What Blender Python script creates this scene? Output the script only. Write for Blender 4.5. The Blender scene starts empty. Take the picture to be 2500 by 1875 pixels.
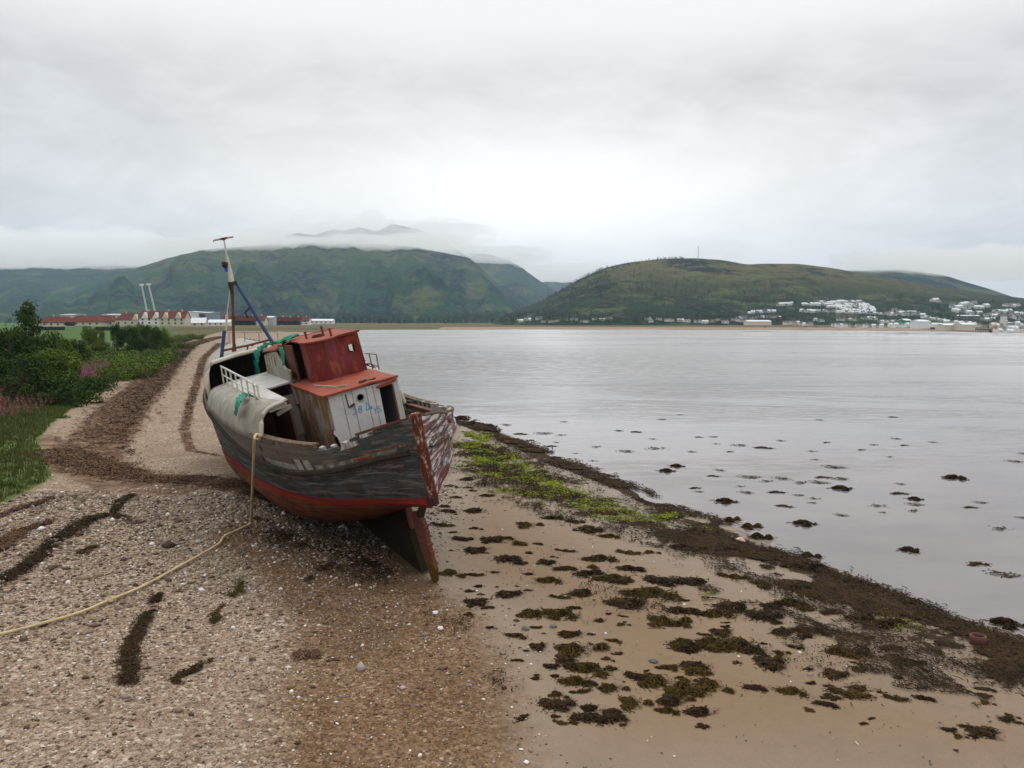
import bpy, bmesh, math, random
import numpy as np
from mathutils import Vector, Matrix, noise as mnoise
from mathutils.geometry import tessellate_polygon
random.seed(7); rng = np.random.default_rng(7)
S = bpy.context.scene; COL = S.collection
R = math.radians

# ------------------------------------------------------------------ camera, world, sun, exposure
F = 800.0; CAMH = 6.0; HZ = 321.5                      # focal length in pixels of a 1024 px wide frame, eye height, horizon row
PITCH = math.atan((384 - HZ) / F)
cam = bpy.data.cameras.new('camera'); camo = bpy.data.objects.new('camera', cam); COL.objects.link(camo)
cam.sensor_width = 36; cam.lens = 36 * F / 1024; cam.clip_start = 0.1; cam.clip_end = 30000
camo.location = (0, 0, CAMH); camo.rotation_euler = (R(90) - PITCH, 0, 0)
S.camera = camo
S.view_settings.view_transform = 'Standard'; S.view_settings.look = 'None'; S.view_settings.exposure = 0.0; S.view_settings.gamma = 1
S.cycles.use_denoising = True
S.cycles.max_bounces = 12; S.cycles.volume_bounces = 12; S.cycles.transparent_max_bounces = 8

SUN_EL, SUN_AZ = 52, 8
class NT:
    def __init__(s, tree): s.t = tree; tree.nodes.clear()
    def n(s, typ, ins=None, **props):
        nd = s.t.nodes.new(typ)
        for k, v in props.items(): setattr(nd, k, v)
        for k, v in (ins or {}).items():
            sock = nd.inputs[k]
            if isinstance(v, bpy.types.NodeSocket): s.t.links.new(v, sock)
            elif isinstance(v, bpy.types.Node): s.t.links.new(v.outputs[0], sock)
            else:
                if sock.type == 'RGBA' and len(v) == 3: v = (*v, 1)
                sock.default_value = v
        return nd
    def link(s, a, b): s.t.links.new(a, b)
    def math(s, op, a, b=None, c=None, clamp=False):
        ins = {0: a}
        if b is not None: ins[1] = b
        if c is not None: ins[2] = c
        nd = s.n('ShaderNodeMath', ins, operation=op); nd.use_clamp = clamp
        return nd.outputs[0]
    def ramp(s, fac, stops, interp='LINEAR'):
        nd = s.n('ShaderNodeValToRGB', {0: fac}); cr = nd.color_ramp; cr.interpolation = interp
        while len(cr.elements) < len(stops): cr.elements.new(0.5)
        for e, (p, c) in zip(cr.elements, stops):
            e.position = p; e.color = (*c, 1) if not isinstance(c, (int, float)) else (c, c, c, 1)
        return nd.outputs[0]
    def mix(s, fac, a, b, mode='MIX'):
        nd = s.n('ShaderNodeMix', data_type='RGBA', blend_type=mode, clamp_factor=True)
        for i, v in ((0, fac), (6, a), (7, b)):
            sock = nd.inputs[i]
            if isinstance(v, bpy.types.NodeSocket): s.t.links.new(v, sock)
            else: sock.default_value = (*v, 1) if not isinstance(v, (int, float)) else v
        return nd.outputs[2]
    def noise(s, vec, scale, detail=4, rough=0.55, dist=0.0):
        ins = {'Scale': scale, 'Detail': detail, 'Roughness': rough, 'Distortion': dist}
        if vec is not None: ins['Vector'] = vec
        return s.n('ShaderNodeTexNoise', ins).outputs[0]
    def vor(s, vec, scale, out='Color', feature='F1'):
        return s.n('ShaderNodeTexVoronoi', {'Vector': vec, 'Scale': scale}, feature=feature).outputs[out]
    def mapv(s, vec, scale=(1, 1, 1), loc=(0, 0, 0), rot=(0, 0, 0)):
        return s.n('ShaderNodeMapping', {'Vector': vec, 'Scale': scale, 'Location': loc, 'Rotation': rot}).outputs[0]
    def smooth(s, x, lo, hi):
        return s.n('ShaderNodeMapRange', {'Value': x, 'From Min': lo, 'From Max': hi}, interpolation_type='SMOOTHSTEP').outputs[0]

W = bpy.data.worlds.new('World'); S.world = W; W.use_nodes = True
def build_world():
    t = NT(W.node_tree)
    out = t.n('ShaderNodeOutputWorld')
    sky = t.n('ShaderNodeTexSky', sky_type='NISHITA', sun_disc=False)
    sky.sun_elevation = R(SUN_EL); sky.sun_rotation = R(SUN_AZ); sky.altitude = 0; sky.air_density = 1; sky.dust_density = 2
    bg1 = t.n('ShaderNodeBackground', {0: sky.outputs[0], 1: 0.10})
    d = t.n('ShaderNodeTexCoord').outputs['Generated']
    sx = t.n('ShaderNodeSeparateXYZ', {0: d})
    el = t.math('MULTIPLY', t.math('ARCSINE', sx.outputs[2]), 180 / math.pi)
    az = t.math('MULTIPLY', t.math('ARCTAN2', sx.outputs[0], sx.outputs[1]), 180 / math.pi)
    ga = t.math('POWER', t.math('DIVIDE', t.math('SUBTRACT', az, 2.0), 19.0), 2.0)
    ge = t.math('POWER', t.math('DIVIDE', t.math('SUBTRACT', el, 8.5), 4.6), 2.0)
    glow = t.math('EXPONENT', t.math('MULTIPLY', t.math('ADD', ga, ge), -1.0))
    zen = t.smooth(el, 15.5, 20.5)
    n1 = t.noise(t.mapv(d, (2.6, 2.6, 7.0), (4.2, 0, 0)), 1.6, 6, 0.58, 0.9)
    n2 = t.noise(t.mapv(d, (4, 4, 10.0), (3, 1, 2)), 2.2, 6, 0.6, 0.8)
    cl = t.math('ADD', t.math('MULTIPLY', t.math('SUBTRACT', n1, 0.5), 0.36), t.math('MULTIPLY', t.math('SUBTRACT', n2, 0.5), 0.26))
    L = t.math('ADD', 0.80, t.math('MULTIPLY', glow, 0.42))
    side = t.smooth(t.math('ABSOLUTE', t.math('SUBTRACT', az, 2)), 14.0, 36.0)
    L = t.math('SUBTRACT', L, t.math('MULTIPLY', side, 0.06))
    L = t.math('ADD', L, t.math('MULTIPLY', cl, t.math('SUBTRACT', 1.0, t.math('MULTIPLY', glow, 0.6))))
    L = t.math('ADD', L, t.math('MULTIPLY', zen, t.math('SUBTRACT', 0.98, L)))
    L = t.math('ADD', L, t.math('MULTIPLY', t.smooth(el, 24.0, 60.0), 0.9))
    tint = t.mix(t.math('MULTIPLY', side, t.math('SUBTRACT', 1.0, zen)), (1.0, 1.0, 1.0), (0.975, 0.985, 1.01))
    colr = t.n('ShaderNodeVectorMath', {0: tint, 'Scale': L}, operation='SCALE').outputs[0]
    bg2 = t.n('ShaderNodeBackground', {0: colr, 1: 1.0})
    mx = t.n('ShaderNodeMixShader', {0: 0.97, 1: bg1.outputs[0], 2: bg2.outputs[0]})
    t.link(mx.outputs[0], out.inputs[0])
build_world()
sun = bpy.data.lights.new('sun', 'SUN'); suno = bpy.data.objects.new('sun', sun); COL.objects.link(suno)
sun.energy = 1.0; sun.angle = R(20); sun.color = (1.0, 0.97, 0.93)
sd_ = Vector((math.sin(R(SUN_AZ)) * math.cos(R(SUN_EL)), math.cos(R(SUN_AZ)) * math.cos(R(SUN_EL)), math.sin(R(SUN_EL))))
suno.rotation_euler = sd_.to_track_quat('Z', 'Y').to_euler(); suno.location = (0, 0, 60)

# ------------------------------------------------------------------ helpers
cz_ = np.array([0, math.cos(PITCH), -math.sin(PITCH)]); cy_ = np.array([0, -math.sin(PITCH), -math.cos(PITCH)]); cx_ = np.array([1., 0, 0])
CAM = np.array([0, 0, CAMH])
def ray(u, v): return (u - 512) / F * cx_ + (v - 384) / F * cy_ + cz_
def O2(x, y): return (x * 0.462929, y * 0.462929)                 # measuring frames of the photograph -> 1024 px frame
def Z1(x, y): return (196.608 + x * 0.129615, 311.296 + y * 0.129615)
def Z3(x, y): return ((600 + x * 0.20492) * 0.4096, (780 + y * 0.20492) * 0.4096)
def R2(x, y): return ((900 + x * 0.39781) * 0.4096, (980 + y * 0.39781) * 0.4096)
def R3(x, y): return ((1500 + x * 0.45208) * 0.4096, (980 + y * 0.45208) * 0.4096)
def R1(x, y): return ((x * 0.45208) * 0.4096, (980 + y * 0.45208) * 0.4096)
def Z5(x, y): return ((x * 0.25316) * 0.4096, (640 + y * 0.25316) * 0.4096)
def at_z(uv, z): d = ray(*uv); return CAM + (z - CAMH) / d[2] * d
def at_y(uv, y): d = ray(*uv); return CAM + y / d[1] * d

def link(o, parent=None):
    COL.objects.link(o)
    if parent is not None: o.parent = parent
    return o
def tag(o, label=None, cat=None, group=None, kind=None):
    if label: o['label'] = label
    if cat: o['category'] = cat
    if group: o['group'] = group
    if kind: o['kind'] = kind
    return o
def empty(name, loc, label=None, cat=None, group=None, rot=(0, 0, 0)):
    o = bpy.data.objects.new(name, None); o.empty_display_size = 0.3; o.location = loc; o.rotation_euler = rot
    return tag(link(o), label, cat, group)
def np_mesh(name, V, faces, mats, parent=None, smooth=False, mi=None, attr=None, cattr=None):
    """faces: list of int arrays (n,k)"""
    me = bpy.data.meshes.new(name); V = np.asarray(V, dtype=np.float32)
    fl = [np.asarray(f, dtype=np.int32) for f in faces if len(f)]
    me.vertices.add(len(V)); me.vertices.foreach_set('co', V.ravel())
    loops = np.concatenate([f.ravel() for f in fl]); tot = np.concatenate([np.full(len(f), f.shape[1], dtype=np.int32) for f in fl])
    me.loops.add(len(loops)); me.loops.foreach_set('vertex_index', loops)
    me.polygons.add(len(tot)); st = np.concatenate([[0], np.cumsum(tot)[:-1]]).astype(np.int32)
    me.polygons.foreach_set('loop_start', st); me.polygons.foreach_set('loop_total', tot)
    for m in (mats if isinstance(mats, (list, tuple)) else [mats]): me.materials.append(m)
    if mi is not None: me.polygons.foreach_set('material_index', np.asarray(mi, dtype=np.int32))
    me.polygons.foreach_set('use_smooth', np.full(len(tot), smooth))
    if attr:
        for k, a in attr.items():
            at = me.attributes.new(k, 'FLOAT', 'POINT'); at.data.foreach_set('value', np.asarray(a, dtype=np.float32))
    if cattr:
        for k, a in cattr.items():
            at = me.attributes.new(k, 'FLOAT_VECTOR', 'POINT'); at.data.foreach_set('vector', np.asarray(a, dtype=np.float32).ravel())
    me.update(calc_edges=True); me.validate()
    return link(bpy.data.objects.new(name, me), parent)

class MB:
    """collects faces, builds one mesh object"""
    def __init__(s): s.v = []; s.f = []; s.m = []; s.r = []
    def add(s, vs, fs, m=0, r=None):
        b = len(s.v); s.v += [tuple(map(float, p)) for p in vs]; s.f += [tuple(b + i for i in f) for f in fs]; s.m += [m] * len(fs)
        rr = random.random() if r is None else r; s.r += [rr] * len(vs)
    def box(s, c, d, rot=None, m=0, taper=1.0):
        x, y, z = (a / 2 for a in d); P = []
        for zz, k in ((-z, 1), (z, taper)):
            for xx, yy in ((-x, -y), (x, -y), (x, y), (-x, y)): P.append(Vector((xx * k, yy * k, zz)))
        if rot is not None: P = [rot @ p for p in P]
        P = [p + Vector(c) for p in P]
        s.add(P, [(3, 2, 1, 0), (4, 5, 6, 7), (0, 1, 5, 4), (1, 2, 6, 5), (2, 3, 7, 6), (3, 0, 4, 7)], m)
    def bar(s, a, b, w, h=None, m=0, up=(0, 0, 1)):
        a, b = Vector(a), Vector(b); h = h or w; d = (b - a); L = d.length; d.normalize()
        u = Vector(up); sx = d.cross(u)
        if sx.length < 1e-3: sx = d.cross(Vector((1, 0, 0)))
        sx.normalize(); uu = sx.cross(d)
        P = []
        for q in (a, b):
            for i, j in ((-1, -1), (1, -1), (1, 1), (-1, 1)): P.append(q + sx * i * w / 2 + uu * j * h / 2)
        s.add(P, [(3, 2, 1, 0), (4, 5, 6, 7), (0, 1, 5, 4), (1, 2, 6, 5), (2, 3, 7, 6), (3, 0, 4, 7)], m)
    def tube(s, pts, r, n=8, m=0, caps=True):
        pts = [Vector(p) for p in pts]; rs = r if isinstance(r, (list, tuple)) else [r] * len(pts); V = []; Fc = []
        for i, p in enumerate(pts):
            d = (pts[min(i + 1, len(pts) - 1)] - pts[max(i - 1, 0)]).normalized()
            u = Vector((0, 0, 1)) if abs(d.z) < 0.9 else Vector((1, 0, 0))
            sx = d.cross(u).normalized(); sy = sx.cross(d)
            for k in range(n):
                a = 2 * math.pi * k / n; V.append(p + (sx * math.cos(a) + sy * math.sin(a)) * rs[i])
        for i in range(len(pts) - 1):
            for k in range(n):
                k2 = (k + 1) % n; Fc.append((i * n + k, i * n + k2, (i + 1) * n + k2, (i + 1) * n + k))
        if caps: Fc.append(tuple(range(n - 1, -1, -1))); Fc.append(tuple((len(pts) - 1) * n + k for k in range(n)))
        s.add(V, Fc, m)
    def slab(s, outer, th, axis, holes=(), m=0):
        """3D planar outline extruded by th along axis, with holes"""
        ax = Vector(axis).normalized() * th; loops = [[Vector(p) for p in outer]] + [[Vector(p) for p in h] for h in holes]
        flat = [p for L in loops for p in L]; tri = tessellate_polygon(loops)
        n = len(flat); V = flat + [p + ax for p in flat]
        Fc = [tuple(t) for t in tri] + [tuple(n + i for i in reversed(t)) for t in tri]
        b = 0
        for L in loops:
            k = len(L)
            for i in range(k): j = (i + 1) % k; Fc.append((b + i, b + j, n + b + j, n + b + i))
            b += k
        s.add(V, Fc, m)
    def sheet(s, grid, th=None, m=0):
        """grid[i][j] of points; optional thickness along vertex normals (average)"""
        ni, nj = len(grid), len(grid[0]); G = np.array([[tuple(p) for p in row] for row in grid], float)
        if th is None:
            V = G.reshape(-1, 3); Fc = [(i * nj + j, i * nj + j + 1, (i + 1) * nj + j + 1, (i + 1) * nj + j) for i in range(ni - 1) for j in range(nj - 1)]
            s.add(V, Fc, m); return
        du = np.gradient(G, axis=0) if ni > 1 else 0; dv = np.gradient(G, axis=1)
        N = np.cross(du, dv); N /= np.maximum(np.linalg.norm(N, axis=2, keepdims=True), 1e-9)
        A = (G + N * th / 2).reshape(-1, 3); B = (G - N * th / 2).reshape(-1, 3); n = ni * nj
        ix = lambda i, j: i * nj + j
        Fc = []
        for i in range(ni - 1):
            for j in range(nj - 1):
                q = (ix(i, j), ix(i, j + 1), ix(i + 1, j + 1), ix(i + 1, j)); Fc.append(q[::-1]); Fc.append(tuple(n + k for k in q))
        for i in range(ni - 1):
            Fc.append((ix(i, 0), ix(i + 1, 0), n + ix(i + 1, 0), n + ix(i, 0))); Fc.append((ix(i + 1, nj - 1), ix(i, nj - 1), n + ix(i, nj - 1), n + ix(i + 1, nj - 1)))
        for j in range(nj - 1):
            Fc.append((ix(0, j + 1), ix(0, j), n + ix(0, j), n + ix(0, j + 1))); Fc.append((ix(ni - 1, j), ix(ni - 1, j + 1), n + ix(ni - 1, j + 1), n + ix(ni - 1, j)))
        s.add(np.concatenate([A, B]), Fc, m)
    def build(s, name, mats, parent=None, smooth=False, bevel=0):
        me = bpy.data.meshes.new(name); me.from_pydata(s.v, [], s.f)
        for mt in (mats if isinstance(mats, (list, tuple)) else [mats]): me.materials.append(mt)
        me.polygons.foreach_set('material_index', s.m)
        a = me.attributes.new('rnd', 'FLOAT', 'POINT'); a.data.foreach_set('value', s.r)
        bm = bmesh.new(); bm.from_mesh(me); bmesh.ops.recalc_face_normals(bm, faces=bm.faces); bm.to_mesh(me); bm.free()
        if smooth: me.polygons.foreach_set('use_smooth', [True] * len(me.polygons))
        o = link(bpy.data.objects.new(name, me), parent)
        if bevel:
            bv = o.modifiers.new('bevel', 'BEVEL'); bv.width = bevel; bv.segments = 1; bv.limit_method = 'ANGLE'
        return o

def poly_dist(P, poly, closed=False):
    """distance from points (n,2) to a polyline"""
    A = np.asarray(poly, float)[:, :2]; B = np.roll(A, -1, 0)
    if not closed: A, B = A[:-1], B[:-1]
    d = np.full(len(P), 1e18)
    for a, b in zip(A, B):
        ab = b - a; t = np.clip(((P - a) @ ab) / max(ab @ ab, 1e-12), 0, 1)
        q = a + t[:, None] * ab; d = np.minimum(d, ((P - q) ** 2).sum(1))
    return np.sqrt(d)
def in_poly(P, poly):
    A = np.asarray(poly, float)[:, :2]; ins = np.zeros(len(P), bool); x, y = P[:, 0], P[:, 1]; j = len(A) - 1
    for i in range(len(A)):
        xi, yi = A[i]; xj, yj = A[j]
        if yi != yj:
            c = ((yi > y) != (yj > y)) & (x < (xj - xi) * (y - yi) / (yj - yi) + xi); ins ^= c
        j = i
    return ins
def vnoise(P, scale, seed=0, octs=3):
    """cheap smooth value noise for arrays of 2-D points, about -1..1"""
    r = np.random.default_rng(seed); T = r.uniform(-1, 1, (256, 256)); out = 0; amp = 1; tot = 0
    for o in range(octs):
        q = P * scale * 2 ** o + 17.3 * o; i = np.floor(q).astype(int); f = q - i; f = f * f * (3 - 2 * f)
        g = lambda a, b: T[(i[:, 0] + a) % 256, (i[:, 1] + b) % 256]
        out = out + amp * ((g(0, 0) * (1 - f[:, 0]) + g(1, 0) * f[:, 0]) * (1 - f[:, 1]) + (g(0, 1) * (1 - f[:, 0]) + g(1, 1) * f[:, 0]) * f[:, 1]); tot += amp; amp *= 0.5
    return out / tot

# ------------------------------------------------------------------ materials
M = {}
def material(name, fn, **kw):
    m = bpy.data.materials.new(name); m.use_nodes = True; t = NT(m.node_tree); fn(t, **kw); M[name] = m; return m
def finish(t, base, rough=0.9, height=None, bstr=0.4, bdist=0.02, metal=0.0, spec=0.10):
    ins = {'Base Color': base, 'Roughness': rough, 'Metallic': metal, 'Specular IOR Level': spec}
    if height is not None:
        ins['Normal'] = t.n('ShaderNodeBump', {'Height': height, 'Strength': bstr, 'Distance': bdist}).outputs[0]
    b = t.n('ShaderNodeBsdfPrincipled', ins); o = t.n('ShaderNodeOutputMaterial'); t.link(b.outputs[0], o.inputs[0]); return b
def wpos(t): return t.n('ShaderNodeNewGeometry').outputs['Position']
def opos(t): return t.n('ShaderNodeTexCoord').outputs['Object']
def attr(t, nm, out='Fac'): return t.n('ShaderNodeAttribute', attribute_name=nm).outputs[out]

def m_ground(t):
    p = wpos(t)
    a = t.n('ShaderNodeSeparateXYZ', {0: attr(t, 'maska', 'Vector')}); b = t.n('ShaderNodeSeparateXYZ', {0: attr(t, 'maskb', 'Vector')})
    wrack, grass, sand = a.outputs; algae, dark, wet = b.outputs
    nb = t.noise(p, 0.55, 5, 0.6); nm = t.noise(p, 3.2, 5, 0.6); nf = t.noise(p, 14, 4, 0.65)
    def edge(mask, w=0.28, amt=0.7):
        v = t.math('ADD', mask, t.math('MULTIPLY', t.math('SUBTRACT', t.math('ADD', t.math('MULTIPLY', nm, 0.6), t.math('MULTIPLY', nf, 0.4)), 0.5), amt))
        return t.smooth(v, 0.5 - w, 0.5 + w)
    # shingle: mixed pebbles
    vc = t.vor(p, 17, 'Color'); vd = t.vor(p, 17, 'Distance'); vc2 = t.vor(p, 43, 'Color')
    sep = t.n('ShaderNodeSeparateColor', {0: vc}); sep2 = t.n('ShaderNodeSeparateColor', {0: vc2})
    peb = t.ramp(sep.outputs[0], [(0.0, (.075, .05, .035)), (0.25, (.165, .12, .088)), (0.5, (.235, .18, .14)), (0.75, (.31, .25, .21)), (0.92, (.38, .32, .28)), (1.0, (.62, .59, .56))])
    peb2 = t.ramp(sep2.outputs[1], [(0.0, (.07, .047, .033)), (0.4, (.19, .14, .105)), (0.7, (.29, .23, .18)), (1.0, (.5, .44, .39))])
    gravel = t.mix(0.38, peb, peb2)
    gravel = t.mix(t.math('MULTIPLY', t.smooth(nb, 0.4, 0.68), 0.35), gravel, (.14, .095, .06))
    gravel = t.mix(1.0, gravel, (1.0, .95, .84), 'MULTIPLY')
    damp = t.math('MULTIPLY', t.smooth(t.math('ADD', wet, t.math('MULTIPLY', t.math('SUBTRACT', nb, .5), .8)), .15, .75), .95)
    brown = t.mix(1.0, gravel, (.66, .53, .40), 'MULTIPLY')
    gravel = t.mix(damp, gravel, brown)
    sandc = t.mix(nm, (.152, .096, .049), (.20, .133, .073)); sandc = t.mix(t.math('MULTIPLY', t.smooth(nf, 0.55, 0.75), 0.25), sandc, (.095, .066, .04))
    sandc = t.mix(t.math('MULTIPLY', t.smooth(nb, .45, .7), 0.5), sandc, (.145, .10, .062))
    c = t.mix(edge(sand), gravel, sandc)
    wr = t.mix(nf, (.04, .021, .013), (.14, .08, .048)); wr = t.mix(t.smooth(t.noise(p, 1.3, 5, .65), .42, .62), wr, t.mix(nf, (.12, .072, .045), (.26, .175, .12)))
    c = t.mix(edge(wrack, 0.15, 1.3), c, wr)
    grs = t.mix(nm, (.045, .072, .02), (.105, .135, .042)); grs = t.mix(t.math('MULTIPLY', t.smooth(nb, .42, .66), .7), grs, (.095, .082, .03))
    far = t.n('ShaderNodeSeparateXYZ', {0: p}).outputs[1]
    nfar = t.noise(t.mapv(p, (0.012, 0.05, 1)), 1, 4, .6)
    px_ = t.n('ShaderNodeSeparateXYZ', {0: p}).outputs[0]
    grs = t.mix(t.math('MULTIPLY', t.smooth(t.math('DIVIDE', px_, far), -.45, -.40), t.smooth(far, 130, 330)), t.mix(t.smooth(far, 120, 260), grs, (.055, .10, .02)), t.mix(t.smooth(nfar, .35, .62), (.07, .075, .025), (.10, .07, .034)))
    c = t.mix(edge(grass, 0.08, 1.0), c, grs)
    alg = t.mix(nf, (.06, .07, .01), (.17, .20, .015)); c = t.mix(t.math('MULTIPLY', edge(algae, 0.08, 2.2), 0.9), c, alg)
    dk = t.mix(nf, (.012, .007, .004), (.06, .036, .018)); c = t.mix(edge(dark, 0.10, 1.9), c, dk)
    dke = edge(dark, 0.10, 1.9); wetm = t.math('MULTIPLY', t.math('MULTIPLY', wet, edge(sand)), t.math('SUBTRACT', 1.0, dke))
    c = t.mix(t.math('MULTIPLY', wet, 0.35), c, t.mix(1.0, c, (.62, .58, .56), 'MULTIPLY'))
    rough = t.math('SUBTRACT', 0.93, t.math('MULTIPLY', wetm, 0.62))
    gm = t.math('SUBTRACT', 1.0, edge(sand))
    h = t.math('ADD', t.math('MULTIPLY', t.math('MULTIPLY', t.math('SUBTRACT', 0.6, vd), gm), 0.7), t.math('ADD', t.math('MULTIPLY', nf, 0.5), t.math('MULTIPLY', nm, 0.8)))
    finish(t, c, rough, h, 0.7, 0.04, spec=t.math('ADD', 0.08, t.math('MULTIPLY', wetm, 0.42)))
material('ground', m_ground)

def m_water(t):
    p = wpos(t)
    y = t.n('ShaderNodeSeparateXYZ', {0: p}).outputs[1]
    patch = t.smooth(t.noise(t.mapv(p, (0.018, 0.045, 1), (3.3, 1.7, 0), (0, 0, 0.12)), 1.0, 4, 0.6, 0.5), 0.47, 0.58)
    w1 = t.noise(t.mapv(p, (0.7, 2.2, 1), rot=(0, 0, 0.15)), 1.0, 3, 0.5)
    w2 = t.noise(t.mapv(p, (2.6, 6.0, 1), rot=(0, 0, -0.2)), 1.0, 3, 0.5)
    wf = t.noise(t.mapv(p, (0.10, 0.35, 1), rot=(0, 0, 0.1)), 1.0, 4, 0.6)
    amp = t.math('ADD', 0.16, t.math('MULTIPLY', patch, 1.0))
    nearf = t.smooth(y, 14.0, 60.0)
    amp = t.math('MULTIPLY', amp, t.math('ADD', 0.25, t.math('MULTIPLY', nearf, 0.75)))
    h = t.math('ADD', t.math('MULTIPLY', w1, 0.7), t.math('ADD', t.math('MULTIPLY', w2, 0.22), t.math('MULTIPLY', wf, 1.0)))
    h = t.math('MULTIPLY', h, amp)
    b = t.noise(t.mapv(p, (0.3, 0.5, 1)), 1.0, 4, .6)
    base = t.mix(t.smooth(b, .35, .7), (.185, .162, .155), (.150, .138, .138))
    bump = t.n('ShaderNodeBump', {'Height': h, 'Strength': 0.3, 'Distance': 0.045}).outputs[0]
    far = t.smooth(y, 18.0, 110.0)
    gl = t.n('ShaderNodeBsdfGlossy', {'Color': (1, 1, 1, 1), 'Roughness': t.math('ADD', 0.05, t.math('MULTIPLY', far, 0.13)), 'Normal': bump})
    df = t.n('ShaderNodeBsdfDiffuse', {'Color': base, 'Normal': bump})
    fr = t.n('ShaderNodeFresnel', {'IOR': 1.333}).outputs[0]
    sx_ = t.n('ShaderNodeSeparateXYZ', {0: p}).outputs
    ga = t.math('EXPONENT', t.math('MULTIPLY', t.math('ADD', t.math('POWER', t.math('DIVIDE', t.math('ADD', sx_[0], 8.0), 38.0), 2.0), t.math('POWER', t.math('DIVIDE', t.math('SUBTRACT', y, 135.0), 60.0), 2.0)), -1.0))
    patch = t.math('MAXIMUM', t.math('MULTIPLY', patch, .75), t.math('MULTIPLY', ga, 1.5))
    fr = t.math('MULTIPLY', fr, t.math('SUBTRACT', 0.97, t.math('MULTIPLY', t.math('MULTIPLY', patch, wmix(t)), 0.45)))
    mx = t.n('ShaderNodeMixShader', {0: fr, 1: df.outputs[0], 2: gl.outputs[0]}); o = t.n('ShaderNodeOutputMaterial'); t.link(mx.outputs[0], o.inputs[0])
def wmix(t):
    p = wpos(t); return t.smooth(t.noise(t.mapv(p, (0.6, 2.2, 1), rot=(0, 0, .1)), 1.0, 5, .72), .40, .58)
material('water', m_water)

def m_hill(t, lo, hi, dark, zlo, zhi, sc=1.0):
    p = wpos(t); z = t.n('ShaderNodeSeparateXYZ', {0: p}).outputs[2]
    pm = t.mapv(p, (0.004 * sc, 0.0028 * sc, 0.012 * sc)); pf = t.mapv(p, (0.03 * sc, 0.02 * sc, 0.07 * sc))
    n1 = t.noise(pm, 1.0, 6, 0.62, 0.6); n2 = t.noise(pf, 1.0, 5, 0.65); n3 = t.noise(t.mapv(p, (.16 * sc, .08 * sc, .3 * sc)), 1, 3, .6)
    h = t.smooth(t.math('ADD', z, t.math('MULTIPLY', t.math('SUBTRACT', n1, 0.5), (zhi - zlo) * 1.3)), zlo, zhi)
    c = t.mix(h, lo, hi)
    c = t.mix(t.smooth(t.math('ADD', t.math('MULTIPLY', n1, .55), t.math('MULTIPLY', n2, .45)), 0.485, 0.545), c, dark)
    c = t.mix(t.math('MULTIPLY', t.smooth(t.noise(pm, 2.6, 5, .6), .52, .64), .55), c, (.115, .125, .05))
    c = t.mix(t.math('MULTIPLY', t.smooth(n2, .52, .7), .45), c, (hi[0] * 1.5, hi[1] * 1.35, hi[2] * 1.1))
    c = t.mix(t.math('MULTIPLY', t.smooth(n3, .45, .7), .5), c, t.mix(1.0, c, (.5, .55, .6), 'MULTIPLY'))
    finish(t, c, 1.0, t.math('ADD', n2, t.math('MULTIPLY', n3, .6)), 1.0, 16.0 / sc, spec=0.0)
material('mountain', m_hill, lo=(.022, .060, .037), hi=(.10, .105, .045), dark=(.006, .020, .030), zlo=60, zhi=300, sc=0.8)
material('moor', m_hill, lo=(.017, .036, .018), hi=(.125, .10, .042), dark=(.006, .016, .013), zlo=10, zhi=120, sc=1.5)
material('far_hill', m_hill, lo=(.022, .05, .038), hi=(.055, .06, .05), dark=(.008, .022, .03), zlo=80, zhi=420, sc=0.6)

def m_leaf(t, a, b, tr=0.0):
    r = attr(t, 'rnd'); n = t.noise(wpos(t), 1.3, 2)
    c = t.mix(t.math('ADD', t.math('MULTIPLY', r, .75), t.math('MULTIPLY', t.math('SUBTRACT', n, .5), 1.0), clamp=True), a, b)
    finish(t, c, 0.8, spec=0.06)
for nm, a, b in (('leaf_dark', (.008, .019, .003), (.046, .080, .011)), ('leaf_mid', (.022, .046, .005), (.125, .175, .020)), ('leaf_olive', (.024, .038, .006), (.12, .13, .024)),
                 ('grass_blade', (.042, .062, .014), (.14, .16, .045)), ('dry_grass', (.07, .055, .02), (.18, .14, .06)),
                 ('pink_flower', (.24, .06, .13), (.40, .15, .24)), ('faded_flower', (.11, .05, .04), (.25, .125, .11)),
                 ('weed', (.009, .005, .003), (.062, .036, .014)), ('weed_olive', (.014, .009, .003), (.085, .053, .010)), ('weed_red', (.032, .017, .011), (.17, .10, .056)),
                 ('algae', (.07, .095, .008), (.25, .29, .015)), ('wood_far', (.008, .018, .009), (.03, .048, .018))):
    material(nm, m_leaf, a=a, b=b)

def m_plain(t, c, rough=0.8, var=0.25, sc=3.0, spec=0.12):
    n = t.noise(opos(t), sc, 4, .6); f = t.ramp(n, [(0.25, 1 - var), (0.75, 1 + var)])
    finish(t, t.mix(1.0, c, f, 'MULTIPLY'), rough, n, 0.2, 0.02, spec=spec)
def m_pebble(t):
    r = attr(t, 'rnd')
    finish(t, t.ramp(r, [(0, (.05, .034, .024)), (.3, (.14, .095, .066)), (.55, (.24, .175, .13)), (.75, (.19, .15, .125)), (.9, (.40, .34, .30)), (1, (.68, .66, .64))]), 0.8, spec=.12)
material('pebble', m_pebble)

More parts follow.
